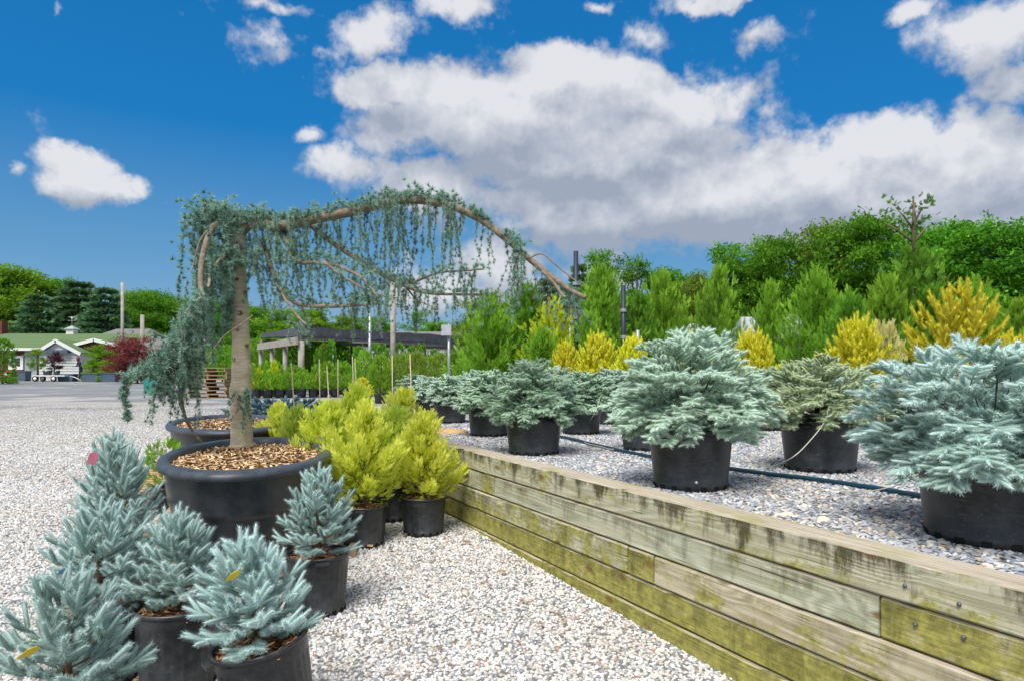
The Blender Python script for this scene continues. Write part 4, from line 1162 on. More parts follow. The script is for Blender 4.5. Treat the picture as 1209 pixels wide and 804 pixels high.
# ------------------------------------------------------------------ weeping blue atlas cedar
ced = thing('weeping_cedar', 'weeping blue cedar with pale ringed trunk and one long arching limb, in the front tub', 'tree', (0, 0, 0))
YT = 5.2
def cp(pts, Y0=YT, Y1=None):
    n = len(pts)
    return [at(p[0], p[1], Y0 + ((Y1 if Y1 is not None else Y0) - Y0) * i / (n - 1)) for i, p in enumerate(pts)]
def smooth_(pts, m=5):
    """Catmull-Rom"""
    P_ = [pts[0]] + list(pts) + [pts[-1]]; out = []
    for i in range(1, len(P_) - 2):
        for j in range(m):
            t = j / m
            a, b, c, d = P_[i - 1], P_[i], P_[i + 1], P_[i + 2]
            out.append(.5 * ((2 * b) + (c - a) * t + (2 * a - 5 * b + 4 * c - d) * t * t + (3 * b - a - 3 * c + d) * t ** 3))
    out.append(Vector(pts[-1])); return out
def limb(name, px, r0, r1, Y0=YT, Y1=None, n=10, bumpy=.04, parent=ced, mat='lbark', m=6):
    pts = smooth_(cp(px, Y0, Y1), m)
    N_ = len(pts)
    rad = [(r0 + (r1 - r0) * (i / (N_ - 1))) * (1 + bumpy * mnoise.noise(Vector((i * .5, r0 * 100, px[0][0] * .1))) * 2) for i in range(N_)]
    b = MB(); b.tube(pts, rad, n)
    b.build(name, M[mat], parent); return pts
trunk_pts = smooth_(cp([(286, 527), (284, 480), (285, 440), (284, 400), (283, 360), (281, 320), (281, 290), (279, 262), (280, 250)]), 14)
b0 = MB(); N_ = len(trunk_pts); nv = 20
b0.tube(trunk_pts, [(.092 if i < 1 else .080) * (1 - .42 * (i / (N_ - 1))) * (1 + .10 * max(0, 1 - i / 8)) * (1 + .045 * math.sin(i * 1.9) * (i % 9 == 3) + .02 * math.sin(i * .7)) for i in range(N_)], nv)
tr_me = b0.mesh('trunk', M['cbark'])
for v in tr_me.vertices: v.co += Vector((mnoise.noise(v.co * 9), mnoise.noise(v.co * 9 + Vector((5, 0, 0))), 0)) * .010
trunk_o = mobj('trunk', tr_me, ced)
# healed branch stubs and knots on the trunk
for (px, py, s) in ((283, 370, .020), (277, 424, .018), (290, 462, .017), (277, 460, .016), (284, 506, .020), (290, 345, .014), (281, 390, .012), (280, 330, .014), (292, 408, .012), (276, 350, .012)):
    p = at(px, py, YT - .055)
    b0 = MB(); b0.lathe([(s * 1.2, -.03), (s, 0), (s * .75, .012), (s * .35, .006), (.0002, .002)], 10)
    dx = (px - 284) / 12
    o = b0.build('knot', M['bark'] if s > .013 else M['twig'], trunk_o, p, (R(90), 0, dx * .9))
arch = limb('main_limb', [(281, 276), (300, 262), (325, 267), (345, 265), (375, 258), (420, 249), (455, 240), (490, 236), (530, 243), (565, 258), (595, 280), (625, 306), (650, 326), (672, 342), (692, 352)], .046, .016, YT, 4.7, 12)
L2 = limb('limb', [(330, 268), (340, 290), (352, 309), (384, 311), (405, 317), (428, 329), (447, 352)], .022, .009, YT - .02, 4.6)
L3 = limb('limb', [(362, 262), (390, 285), (415, 302), (437, 317), (460, 329), (484, 340), (504, 346), (540, 348), (576, 348)], .022, .008, YT, 4.9)
L4 = limb('limb', [(312, 290), (325, 330), (337, 348), (355, 360), (390, 362), (417, 361), (446, 358)], .020, .009, YT + .05, 4.7)
L5 = limb('limb', [(460, 329), (480, 336), (499, 329), (519, 322), (545, 320), (571, 318)], .012, .006, YT, 4.7)
L6 = limb('limb', [(478, 337), (489, 351), (500, 358), (517, 365)], .008, .004, YT, 4.8)
L7 = limb('limb', [(330, 335), (336, 352), (350, 372), (362, 384)], .013, .006, YT - .05, 4.7)
L8 = limb('limb', [(280, 304), (270, 301), (259, 308), (250, 322), (246, 340)], .018, .010, YT - .03, 4.7)
L9 = limb('limb', [(281, 285), (268, 268), (254, 266), (246, 280), (239, 305), (237, 335), (239, 352)], .026, .018, YT, 4.72)
L10 = limb('limb', [(238, 352), (227, 382), (216, 404), (200, 424), (185, 436), (165, 449)], .018, .009, 4.72, 4.55)
L11 = limb('limb', [(216, 404), (212, 434), (214, 471), (222, 500), (238, 522)], .013, .009, 4.62, 4.78)
L12 = limb('limb', [(234, 354), (222, 366), (214, 379)], .008, .005, 4.7, 4.6)
L13 = limb('limb', [(298, 373), (285, 383), (268, 394), (255, 408), (245, 425)], .005, .003, 4.7, 4.6)
L14 = limb('limb', [(625, 305), (640, 300), (655, 312), (672, 326), (690, 340)], .006, .004, 4.5, 4.4)
L15 = limb('limb', [(246, 272), (236, 285), (229, 310), (226, 322)], .007, .003, 4.78, 4.7)
L16 = limb('limb', [(384, 311), (410, 330), (440, 346), (470, 352)], .010, .005, 4.75, 4.7)
L17 = limb('limb', [(640, 320), (655, 336), (662, 346), (668, 352)], .012, .008, 4.48, 4.4)
L18 = limb('limb', [(200, 424), (192, 440), (184, 462)], .008, .005, 4.58, 4.5)

rgc = np.random.default_rng(5)
def strands(name, src, n, lmin, lmax, dens=.026, size=.027, spread=.03, t0=0, t1=1, sway=.03, full=1.0, depth=.25, lenf=None, tw=.0022):
    """hanging shoots set with needle rosettes, from points along src"""
    P, D, L_, rn = [], [], [], []
    b = MB()
    for i in range(n):
        q = t0 + (t1 - t0) * rgc.uniform(0, 1)
        fl = q * (len(src) - 1); a = min(int(fl), len(src) - 2)
        p = np.array(src[a].lerp(src[a + 1], fl - a)) + np.array([rgc.normal() * spread * .6, rgc.normal() * depth * .5, rgc.uniform(-.01, .02)])
        ln = rgc.uniform(lmin, lmax) * (lenf(q) if lenf else 1)
        k_ = max(3, int(ln / .05)); sw = rgc.normal(size=2) * sway * 1.8; pts = []
        ph = rgc.uniform(0, 6)
        for j in range(k_ + 1):
            t = j / k_
            pts.append(p + np.array([sw[0] * t + .014 * math.sin(ph + t * 5) * t, sw[1] * t, -ln * t]))
        b.tube([Vector(x) for x in pts], [tw * (1 - .5 * j / k_) for j in range(k_ + 1)], 3, cap=False)
        br = rgc.uniform(.15, .85); cl = rgc.uniform(0, 9)
        m = int(ln / dens * full * 1.5)
        for j in range(m):
            t = (j + rgc.uniform(0, 1)) / m
            cn = math.sin(cl + t * ln * 26) * .5 + math.sin(cl * 2.3 + t * ln * 61) * .3
            if rgc.uniform() < .30 - .38 * cn: continue
            f_ = t * k_; a2 = min(int(f_), k_ - 1)
            c = pts[a2] + (pts[a2 + 1] - pts[a2]) * (f_ - a2)
            d = nrm_(np.array([rgc.normal(), rgc.normal(), rgc.uniform(-.3, .9)]))
            P.append(c + d * .006); D.append(d); c = c + rgc.normal(size=3) * .006; s = size * rgc.uniform(.6, 1.35) * (1.08 - .35 * t); L_.append(s); rn.append(br + rgc.uniform(-.25, .25))
    pk = place(TR, P, D, L_, L_, rn, rgc)
    fo = mobj('hanging_foliage', fol_mesh('hanging_foliage', M['cedar'], pk), ced)
    b.build('hanging_twigs', M['twig'], fo)['kind'] = 'stuff'
def tufts(src, n, size=.034, spread=.035, t0=0, t1=1, depth=.03):
    """rosettes standing along the upper side of a limb"""
    P, D, L_, rn = [], [], [], []
    for i in range(n):
        q = t0 + (t1 - t0) * rgc.uniform(0, 1); fl = q * (len(src) - 1); a = min(int(fl), len(src) - 2)
        c = np.array(src[a].lerp(src[a + 1], fl - a)) + np.array([rgc.normal() * spread, rgc.normal() * depth, abs(rgc.normal()) * spread + .01])
        P.append(c); D.append((rgc.normal() * .5, rgc.normal() * .5, 1)); L_.append(size * rgc.uniform(.7, 1.3)); rn.append(rgc.uniform(0, 1))
    ced_f = mobj('foliage', fol_mesh('foliage', M['cedar'], place(TR, P, D, L_, L_, rn, rgc)), ced)
ar = arch
def alen(q):                      # long curtain in the middle of the arch, bare towards its tip
    return 1.0 if .18 < q < .62 else .8 if q <= .18 else .55
strands('a', ar, 27, .12, .66, t0=.12, t1=.34, lenf=alen)
strands('b', ar, 50, .16, .92, t0=.34, t1=.60, lenf=alen)
strands('b2', ar, 26, .12, .40, t0=.15, t1=.62, size=.03)
strands('c', ar, 7, .18, .48, t0=.60, t1=.71, spread=.02)
strands('d', ar, 13, .30, .56, t0=.745, t1=.775, spread=.02, depth=.1, full=.9)
strands('d2', ar, 10, .20, .42, t0=.79, t1=.88, spread=.01, depth=.08, full=.30)
strands('e', ar, 16, .12, .36, t0=.91, t1=.96, spread=.02, depth=.06)
tufts(ar, 620, t0=.04, t1=.60, spread=.042, depth=.04); tufts(ar, 60, .034, .02, t0=.62, t1=.66); tufts(ar, 70, .030, .03, t0=.715, t1=.755); tufts(ar, 26, .03, .02, .0, t0=.90, t1=.97) if False else None
strands('f', L2, 30, .10, .40, spread=.04); tufts(L2, 120)
strands('g', L3, 38, .04, .32, spread=.03); tufts(L3, 150, .026, .02)
strands('h', L4, 30, .06, .26, spread=.04); tufts(L4, 110)
strands('i', L5, 26, .06, .42, spread=.02); tufts(L5, 70, .028, .02)
strands('j', L6, 7, .04, .14, spread=.02)
strands('k', L7, 16, .05, .22, spread=.03)
strands('l', L16, 18, .05, .3, spread=.03)
# veil right of the trunk
vr = cp([(288, 268), (300, 262), (318, 268), (335, 282)], YT - .05)
strands('m', vr, 18, .15, .72, spread=.035, size=.031, depth=.3); tufts(vr, 200, .034, .05)
# dense mass left of the trunk
vl = cp([(236, 300), (238, 264), (252, 254), (268, 262), (276, 280)], YT - .08)
strands('n', vl, 30, .16, .66, spread=.07, size=.037, depth=.30, dens=.022); tufts(vl, 380, .038, .06, depth=.10)
vm = cp([(240, 340), (255, 318), (268, 312), (275, 320)], YT - .12)
strands('o', vm, 38, .20, .60, spread=.07, size=.038, depth=.3, dens=.022); tufts(vm, 300, .038, .08, depth=.1)
strands('p', L10, 60, .12, .42, spread=.05, size=.034, t1=.8, depth=.22); tufts(L10, 230, .035, .035, depth=.06)
vq = cp([(204, 400), (210, 404), (218, 408), (226, 412)], 4.66)
strands('q', vq, 26, .25, .58, spread=.03, size=.033, depth=.14)
strands('r', L18, 12, .08, .30, spread=.02, size=.03, depth=.05)
strands('s', cp([(232, 372), (214, 385), (204, 398)], 4.66), 26, .12, .42, spread=.05, size=.034, depth=.2)
# thin trailing whip at the far left
wp = smooth_(cp([(168, 446), (156, 447), (149, 455), (146, 468), (149, 482), (151, 500)], 4.55), 5)
b0 = MB(); b0.tube(wp, .003, 4); b0.build('whip', M['twig'], ced)
tufts(wp, 150, .030, .010, depth=.012)
tufts(cp([(190, 432), (175, 440), (160, 446), (152, 448)], 4.55), 110, .032, .02, depth=.03)
for px in (278, 291): strands('t', cp([(px, 462), (px + 3, 466)], YT - .1), 5, .18, .32, spread=.01, depth=.05, size=.028)

# ------------------------------------------------------------------ hose, drip tubes, rocks on the terrace
def tz(px, py, z=TERR + .02): return onz(px, py, z)
b0 = MB(); hp = smooth_([tz(560, 500), tz(655, 514), tz(700, 524), tz(760, 537), tz(830, 548), tz(900, 558), tz(960, 565), tz(1030, 575), tz(1095, 586), tz(1230, 606)], 5)
b0.tube(hp, .0125, 10); o = b0.build('irrigation_pipe', M['hose']); tag(o, 'blue-black plastic irrigation pipe lying across the grey terrace gravel', 'pipe')
def drip(label, pts, r=.0032):
    b = MB(); b.tube(smooth_(pts, 6), r, 6); o = b.build('drip_tube', M['drip']); tag(o, label, 'drip tube', 'thin pale drip tubes')
drip('thin white drip tube arching from the olive spruce pot down to the pipe', [at(978, 482, 4.15), at(974, 497, 4.08), at(958, 518, 4.0), at(935, 540, 3.85), tz(905, 552, TERR + .03), tz(882, 553), tz(862, 551)])
drip('thin white drip tube curving out of the pot left of the wide middle spruce', [at(708, 470, 6.7), at(702, 488, 6.6), tz(688, 505, TERR + .05), tz(676, 510), tz(663, 506), tz(668, 500), tz(678, 503)])
drip('short white drip tube across the pipe beside the largest pot', [at(1092, 557, 2.62), tz(1060, 572, TERR + .04), tz(1030, 579, TERR + .045), tz(1003, 580), tz(985, 577)])
drip('pale drip tube lying in loops on the gravel left of the middle pot', [tz(745, 505), tz(742, 520, TERR + .04), tz(735, 528), tz(722, 530), tz(710, 527), tz(690, 522), tz(681, 514)])
def rock(label, px, py, sx, sy, sz, mat, seed, rz=0):
    bm = bmesh.new(); bmesh.ops.create_icosphere(bm, subdivisions=3, radius=1)
    for v in bm.verts:
        n = mnoise.noise(v.co * 1.3 + Vector((seed, 0, 0))) * .35 + mnoise.noise(v.co * 4 + Vector((seed, 3, 0))) * .08
        v.co = Vector((v.co.x * sx, v.co.y * sy, max(v.co.z, -.35) * sz)) * (1 + n)
    me = bpy.data.meshes.new('rock'); bm.to_mesh(me); bm.free(); me.materials.append(M[mat])
    for p in me.polygons: p.use_smooth = True
    p = tz(px, py, TERR); o = mobj('rock', me, None, p, (0, 0, rz)); tag(o, label, 'rock')
rock('flat orange-brown rock at the far corner of the timber wall', 531, 511, .17, .10, .045, 'rock_o', 1)
rock('rounded pale peach stone on the gravel behind the wall top, the right of the two', 972, 616, .030, .024, .024, 'rock_p', 4)
rock('flatter pale stone half buried behind the wall top, the left of the two', 928, 609, .046, .024, .018, 'rock_p', 7)

# litter on the white gravel: bark chips and a board by the pots
def chip(label, px, py, d, mat, rz, tz_=.02, name='bark_chip'):
    p = onyard(px, py); b = MB()
    x, y, z = d
    b.add([(-x, -y * .6, 0), (x * .8, -y, 0), (x, y * .5, 0), (-x * .7, y, 0), (-x * .9, -y * .5, z), (x * .7, -y * .7, z * .8), (x * .9, y * .3, z), (-x * .6, y * .8, z * .7)],
          [(3, 2, 1, 0), (4, 5, 6, 7), (0, 1, 5, 4), (1, 2, 6, 5), (2, 3, 7, 6), (3, 0, 4, 7)])
    o = b.build(name, M[mat], None, p + Vector((0, 0, tz_)), (0, .15, rz)); tag(o, label, 'wood chip' if name == 'bark_chip' else 'board', 'bark chips lying on the white gravel' if name == 'bark_chip' else None)
chip('orange bark chip beside the pot of the golden juniper next to the blue spruce', 437, 648, (.022, .013, .012), 'rock_o', .3)
chip('small brown bark chip on the gravel before the golden juniper at the wall end', 478, 634, (.020, .010, .010), 'brown', .9)
chip('curled brown bark chip lying close to the foot of the timber wall', 551, 643, (.026, .010, .012), 'brown', 0)
chip('tan bark chip alone in the middle of the white gravel', 594, 679, (.016, .016, .012), 'rock_o', 1.2)
chip('end of a brown board on the gravel between the blue spruce and the golden juniper', 416, 652, (.03, .12, .06), 'brown', .2, .0, 'board_end')

# ================================================================== background
def bl_tree(seed, H, W, n, ls, mat, base=.18, lean=0, flat_=.55, nl=60, sparse=0, tpl=None, trunk_r=.03):
    """broadleaf tree: trunk with limbs, crown of leaf clumps gathered on uneven boughs"""
    rg = np.random.default_rng(seed)
    tb = MB(); boughs = []
    top = Vector((lean * H * .1, 0, H * .88))
    tb.tube([(0, 0, -.2), (0, 0, H * base), (lean * H * .05, 0, H * .5), top], [H * trunk_r, H * trunk_r * .8, H * trunk_r * .5, H * .006], 7)
    for i in range(nl):
        t = rg.uniform(0, 1); a = rg.uniform(0, 2 * PI)
        pr = math.sqrt(max(0, 1 - (abs(t - .42) / .60) ** 2)) * rg.uniform(.40, 1.2)
        z = H * (base + (1 - base) * t * .96)
        q = rg.uniform(.45, 1)
        c = np.array([math.cos(a) * W * .5 * pr * q + lean * z * .1, math.sin(a) * W * .5 * pr * q, z])
        boughs.append((c, W * rg.uniform(.07, .21), rg.uniform(0, 1)))
        if i % 3 == 0:
            s_ = Vector((0, 0, max(H * base * .8, z * .62)))
            tb.tube([s_, s_.lerp(Vector(c), .5) + Vector((0, 0, .03 * H)), Vector(c)], [H * trunk_r * .3, H * trunk_r * .18, H * .003], 4, cap=False)
    P, D, L_, rn = [], [], [], []
    for i in range(n):
        c, r_, b_ = boughs[rg.integers(0, nl)]
        d = nrm_(rg.normal(size=3)) * (rg.uniform(0, 1) ** .5)
        p = c + d * r_ * np.array([1.25, 1.25, flat_])
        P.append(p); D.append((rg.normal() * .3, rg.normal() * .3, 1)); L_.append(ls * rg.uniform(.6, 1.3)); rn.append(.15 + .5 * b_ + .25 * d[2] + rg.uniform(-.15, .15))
    pk = place(tpl or TL, P, D, L_, L_, rn, rg)
    return fol_mesh('crown', M[mat], pk), tb.mesh('trunk', M['dbark'])
def put_tree(name, label, cat, me, loc, s=(1, 1, 1), rz=0, group=None, parts=('crown', 'trunk')):
    t = thing(name, label, cat, loc, rz, group)
    for pn, m in zip(parts, me):
        o = mobj(pn, m, t); o.scale = s
    return t
def hz(Y): return hg(Y)
def tscale(px, top, Y, H, base_z=None):
    z = EYE + (HY - top) / FPX * Y
    return (z - (hg(Y) if base_z is None else base_z)) / H

# ---- trees -------------------------------------------------------------------------
BT = [bl_tree(101, 6, 5.2, 3300, .27, 'tree', nl=95), bl_tree(102, 6, 4.6, 3000, .27, 'treeb', nl=85), bl_tree(103, 6, 6.2, 3800, .27, 'tree', nl=110, flat_=.42),
      bl_tree(104, 6, 3.4, 750, .24, 'tree', nl=40, flat_=.6, base=.3), bl_tree(105, 6, 5.0, 2800, .23, 'treeo', nl=85)]
def dark_tree(seed, H, W, n):
    rg = np.random.default_rng(seed); P, D, L_, rn = [], [], [], []
    tb = MB(); tb.tube([(0, 0, -.2), (0, 0, H)], [H * .022, .01], 6)
    for i in range(n):
        lev = rg.integers(0, 13); t = (lev + rg.uniform(-.16, .16)) / 13
        t = min(max(t, 0), 1); a = rg.uniform(0, 2 * PI); q = rg.uniform(.15, 1) ** .6
        r_ = W * .5 * (1 - t) ** .75 * q * (1 + .25 * math.sin(a * 3 + lev * 2.1))
        P.append((math.cos(a) * r_, math.sin(a) * r_, H * (.10 + .88 * t) - r_ * .16)); D.append((math.cos(a), math.sin(a), rg.uniform(-.1, .4)))
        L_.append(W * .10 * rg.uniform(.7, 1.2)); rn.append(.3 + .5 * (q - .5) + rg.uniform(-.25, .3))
    L_ = np.array(L_)
    return fol_mesh('crown', M['treed'], place(TS_lo, P, D, L_, L_ * .6, rn, rg)), tb.mesh('trunk', M['dbark'])
DT = dark_tree(111, 8, 5.5, 2600)
def tree_at(name, label, px, top, Y, me, H, wf=1.0, rz=0, bz=None, group=None, cat='tree'):
    s = tscale(px, top, Y, H, bz)
    return put_tree(name, label, cat, me, ((px - CX) / FPX * Y, Y, hg(Y) if bz is None else bz), (s * wf, s * wf, s), rz, group)
for i, (px, top, Y, q, wf, lab) in enumerate([
    (-45, 322, 74, 0, 1.0, 'green tree behind the store, cut by the left edge of the photo'),
    (18, 318, 72, 1, 1.15, 'tall bright green tree behind the chimney end of the store'),
    (62, 330, 76, 0, 1.1, 'green tree behind the middle of the green store roof'),
    (160, 345, 82, 1, .95, 'bright green tree right of the tall utility pole'),
    (186, 344, 78, 2, .9, 'green tree above the grey shingled shed'),
    (222, 352, 80, 0, 1.0, 'green tree seen through the weeping cedar, left of its trunk'),
    (262, 356, 84, 2, 1.0, 'green tree hidden behind the dense left side of the cedar'),
    (300, 362, 80, 0, 1.0, 'green tree just right of the cedar trunk, behind the shade house'),
    (335, 366, 66, 1, 1.1, 'yellow-green tree above the left corner of the shade house'),
    (372, 366, 68, 1, 1.0, 'yellow-green tree above the shade house roof, right of its corner'),
    (412, 374, 70, 1, 1.0, 'low bright tree above the shade house, under the cedar curtain'),
    (446, 374, 72, 0, 1.0, 'green tree left of the thin tall grey pole'),
    (489, 366, 64, 3, .9, 'sparse thin-leaved tree right of the thin tall grey pole'),
    (515, 381, 70, 1, 1.2, 'low bright green tree left of the white sign box'),
    (540, 384, 68, 2, .9, 'green tree behind the white sign box'),
    (573, 344, 34, 4, .95, 'olive green tree rising behind the green cone-shaped conifer'),
    (704, 296, 24, 3, .9, 'sparse tree top beside the taller blue-black post'),
    (700, 330, 27, 0, .8, 'green tree behind the two blue-black posts'),
    (752, 302, 25, 3, .9, 'thin open tree top right of the shorter blue-black post'),
    (792, 318, 27, 0, .9, 'green tree behind the bright conifers in the middle right'),
    (820, 322, 22, 4, .6, 'rounded brownish olive tree in the middle right'),
    (850, 288, 27, 3, 1.1, 'open layered tree top left of the big tree mass'),
    (872, 312, 26, 0, .8, 'green tree at the left foot of the big tree mass'),
    (915, 278, 25, 0, .75, 'darker broadleaf tree at the left end of the big tree mass'),
    (962, 266, 26, 4, .9, 'olive-tinted broadleaf tree in the left part of the big tree mass'),
    (1012, 258, 24, 2, .75, 'layered green tree left of the spiky leader'),
    (1120, 262, 22, 2, .95, 'wide layered green tree right of the spiky leader'),
    (1182, 268, 21, 0, 1.0, 'green tree at the right end of the big tree mass'),
    (1245, 290, 21, 2, 1.0, 'green tree cut by the right edge of the photo')]):
    tree_at('broadleaf_tree', lab, px, top, Y, BT[q], 6.0, wf, i * 1.3, TERR if px > 560 and Y < 45 else None, 'broadleaf trees round the nursery')
for i, (px, top, Y, wf, lab) in enumerate([
    (92, 326, 70, 1.25, 'dark layered conifer behind the white cupola of the store'),
    (124, 334, 68, 1.1, 'dark conifer just left of the tall utility pole'),
    (44, 342, 66, 1.1, 'dark conifer low behind the green store roof'),
    (646, 322, 24, .8, 'dark conifer behind the chartreuse cypress'),
    (684, 304, 34, .6, 'small dark spire-shaped conifer behind the taller blue-black post'),
    (672, 338, 20, .7, 'brownish dark conifer behind the taller blue-black post'),
    (738, 352, 20, .7, 'dark conifer behind the shorter blue-black post')]):
    tree_at('dark_conifer', lab, px, top, Y, DT, 8.0, wf, i * 2.1, TERR if px > 560 and Y < 45 else None, 'dark conifers')
# far woods that close the horizon
rgw = np.random.default_rng(9); P, D, L_, rn = [], [], [], []
for i in range(9000):
    u = rgw.uniform(-1.1, 1.1); Y = rgw.uniform(112, 126)
    hh = 5.5 + 2.5 * mnoise.noise(Vector((u * 9, 0, 0))) + 1.2 * mnoise.noise(Vector((u * 33, 1, 0)))
    P.append((u * Y, Y, .6 + hh * rgw.uniform(0, 1))); D.append((0, 0, 1)); L_.append(rgw.uniform(.7, 1.5)); rn.append(rgw.uniform(.1, .7))
o = mobj('distant_woods', fol_mesh('distant_woods', M['tree'], place(TL, P, D, L_, L_, rn, rgw))); o['kind'] = 'stuff'

# ---- conifers standing on the terrace -------------------------------------------------
def wcone(t): return (max(0, 1 - t) ** .8) * (.75 + .25 * min(1, t / .15))
CF = [plumed(121, 3.0, 1.8, 90, 26, .24, 'thuja2', TS, ratio=.42, pw=.20), plumed(122, 2.9, 2.1, 80, 28, .25, 'thuja2', TS, ratio=.42, pw=.22),
      plumed(123, 3.0, 1.8, 90, 26, .23, 'thuja', TS, ratio=.42, pw=.22), plumed(124, 1.6, 1.2, 60, 24, .16, 'chart', TS, ratio=.42, pw=.13)]
for i, (px, top, Y, q, wf, H, lab) in enumerate([
    (577, 352, 13, 0, .85, 3, 'green cone-shaped conifer standing alone right of the shade house'),
    (622, 338, 13.5, 2, .9, 3, 'dark green broad conifer under the tip of the cedar limb'),
    (640, 388, 12.0, 0, .9, 3, 'small green conifer at the foot of the dark green one'),
    (655, 357, 13, 3, .80, 1.6, 'chartreuse yellow cypress left of the taller blue-black post'),
    (712, 316, 14, 0, .72, 3, 'bright green conifer between the two blue-black posts'),
    (694, 368, 12.6, 1, .7, 3, 'low green conifer directly right of the taller blue-black post'),
    (756, 348, 14, 2, .7, 3, 'darker green conifer right of the shorter blue-black post'),
    (782, 322, 14.5, 0, .66, 3, 'pointed bright green conifer left of the pale tarpaulin roofs'),
    (836, 352, 13, 2, .6, 3, 'low dense green conifer above the top of the middle globe spruce'),
    (848, 316, 15, 0, .55, 3, 'upright bright conifer left of the first pale tarpaulin roof'),
    (910, 334, 14, 0, .5, 3, 'bright green conifer between the two pale tarpaulin roofs'),
    (965, 318, 13, 1, .75, 3, 'bright green conifer right of the second pale tarpaulin roof'),
    (1006, 350, 12, 2, .8, 3, 'dark green conifer above the broad golden spruce'),
    (1046, 326, 12.6, 0, .7, 3, 'green conifer behind the pinkish variegated shrub'),
    (1096, 342, 12.5, 2, .9, 3, 'dense green conifer behind the biggest golden spruce'),
    (1150, 330, 12, 1, .7, 3, 'green conifer right behind the shoots of the biggest golden spruce'),
    (1205, 355, 11.5, 0, .8, 3, 'green conifer at the right edge of the photo')]):
    s = tscale(px, top, Y, H, TERR)
    t = thing('conifer', lab, 'conifer', ((px - CX) / FPX * Y, Y, TERR), i * 1.7, 'conifers standing behind the globe spruces')
    for m_, nm in zip(CF[q], ('foliage', 'stem')):
        o = mobj(nm, m_, t); o.scale = (s * wf, s * wf, s)
# irregular tall conifer with a bare spiky leader
ir = plumed(131, 3.0, 2.0, 60, 26, .22, 'thuja', TS, ratio=.42, pw=.20)
t = thing('spiky_conifer', 'tall irregular conifer whose thin spiky leader rises above the tree mass', 'conifer', ((1078 - CX) / FPX * 13, 13, TERR))
mobj('foliage', ir[0], t); mobj('stem', ir[1], t)
b0 = MB()
for (dx, z, l) in ((-.55, 3.35, .4), (.3, 3.3, .25), (-.3, 3.6, .3), (.2, 3.65, .2)): b0.tube([(0, 0, z - .25), (dx * .6, 0, z), (dx, 0, z + .12)], [.025, .018, .008], 5)
b0.tube([(0, 0, 2.6), (.02, 0, 3.6), (.0, 0, 3.98)], [.05, .035, .012], 6)
b0.build('leader', M['bark'], t)
rgl = np.random.default_rng(3); P = [(rgl.normal() * .06 + sx * q, rgl.normal() * .05, 3.3 + z0 * 1 + abs(q) * .35) for sx in (-.55, .35) for z0 in (0, .28) for q in rgl.uniform(0, 1, 22)] + [(rgl.normal() * .05, rgl.normal() * .05, rgl.uniform(3.1, 3.95)) for _ in range(16)]
mobj('foliage', fol_mesh('foliage', M['thuja'], place(TS_lo, P, rgl.normal(size=(len(P), 3)) + np.array([0, 0, .6]), .12, .06, rgl.uniform(0, .5, len(P)), rgl)), t)
f = feather(141, .9, .6, 500, .10, .5, 'pink', egg, TS_lo)
put_tree('variegated_shrub', 'pinkish cream variegated shrub beside the biggest golden spruce', 'shrub', f, ((1042 - CX) / FPX * 7.6, 7.6, TERR), (.8, .8, 1.2), 0, None, ('foliage', 'stem'))

# ---- posts ------------------------------------------------------------------------------
def post(label, px, top, bot, Y, r, mat, name='post', cat='post', group=None, cap=None):
    a, c = at(px, top, Y), at(px, bot, Y)
    b = MB(); b.tube([(0, 0, 0), (0, 0, a.z - c.z)], r, 10); t = thing(name, label, cat, c, 0, group); b.build('shaft', M[mat], t)
    if cap == 'bracket':
        for k_ in range(3):
            b = MB(); z = (a.z - c.z) * (.35 + .22 * k_); b.lathe([(r * 1.35, z - .03), (r * 1.4, z), (r * 1.35, z + .03)], 10); b.build('collar', M['steel'], t)
    if cap == 'sign':
        b = MB(); b.box((-.07, -r - .06, a.z - c.z - .2), (.32, .12, .34)); b.build('sign_box', M['tent'], t)
    return t
def tbot(Y, z=TERR): return HY + (EYE - z) / Y * FPX
post('taller of the two blue-black posts, its top beside the tip of the cedar limb', 680, 297, tbot(12.8), 12.8, .045, 'blackpost', cap='bracket', group='blue-black posts')
post('shorter of the two blue-black posts, right of the bright green conifer', 736, 337, tbot(12.8), 12.8, .045, 'blackpost', cap='bracket', group='blue-black posts')
post('slim galvanised post right of the green cone-shaped conifer', 605.5, 372, tbot(14), 14, .028, 'steel', group='galvanised posts', cap='bracket')
post('galvanised post carrying a white sign box, before the shade house', 530, 383, tbot(22, hg(22)), 22, .05, 'steel', group='galvanised posts', cap='sign')
post('galvanised post in front of the shade house, left of the thin tall grey pole', 436.5, 370, tbot(22, hg(22)), 22, .05, 'steel', group='galvanised posts', cap='bracket')
post('short galvanised post just left of the taller blue-black post', 673, 385, tbot(13.5), 13.5, .03, 'steel', group='galvanised posts', cap='bracket')
post('short galvanised post by the golden spruce, right of the shorter blue-black post', 753, 390, tbot(12), 12, .035, 'steel', group='galvanised posts', cap='bracket')
post('thin tall grey pole rising into the cedar curtain', 464, 332, tbot(22, hg(22)), 22, .085, 'oldwood', 'grey_pole', 'pole')
post('tall bare utility pole right of the store', 144.5, 334, tbot(46, hg(46)), 46, .10, 'oldwood', 'utility_pole', 'pole', 'utility poles')
post('shorter utility pole with a lamp, above the red maple', 168, 372, tbot(47, hg(47)), 47, .13, 'oldwood', 'utility_pole', 'pole', 'utility poles')

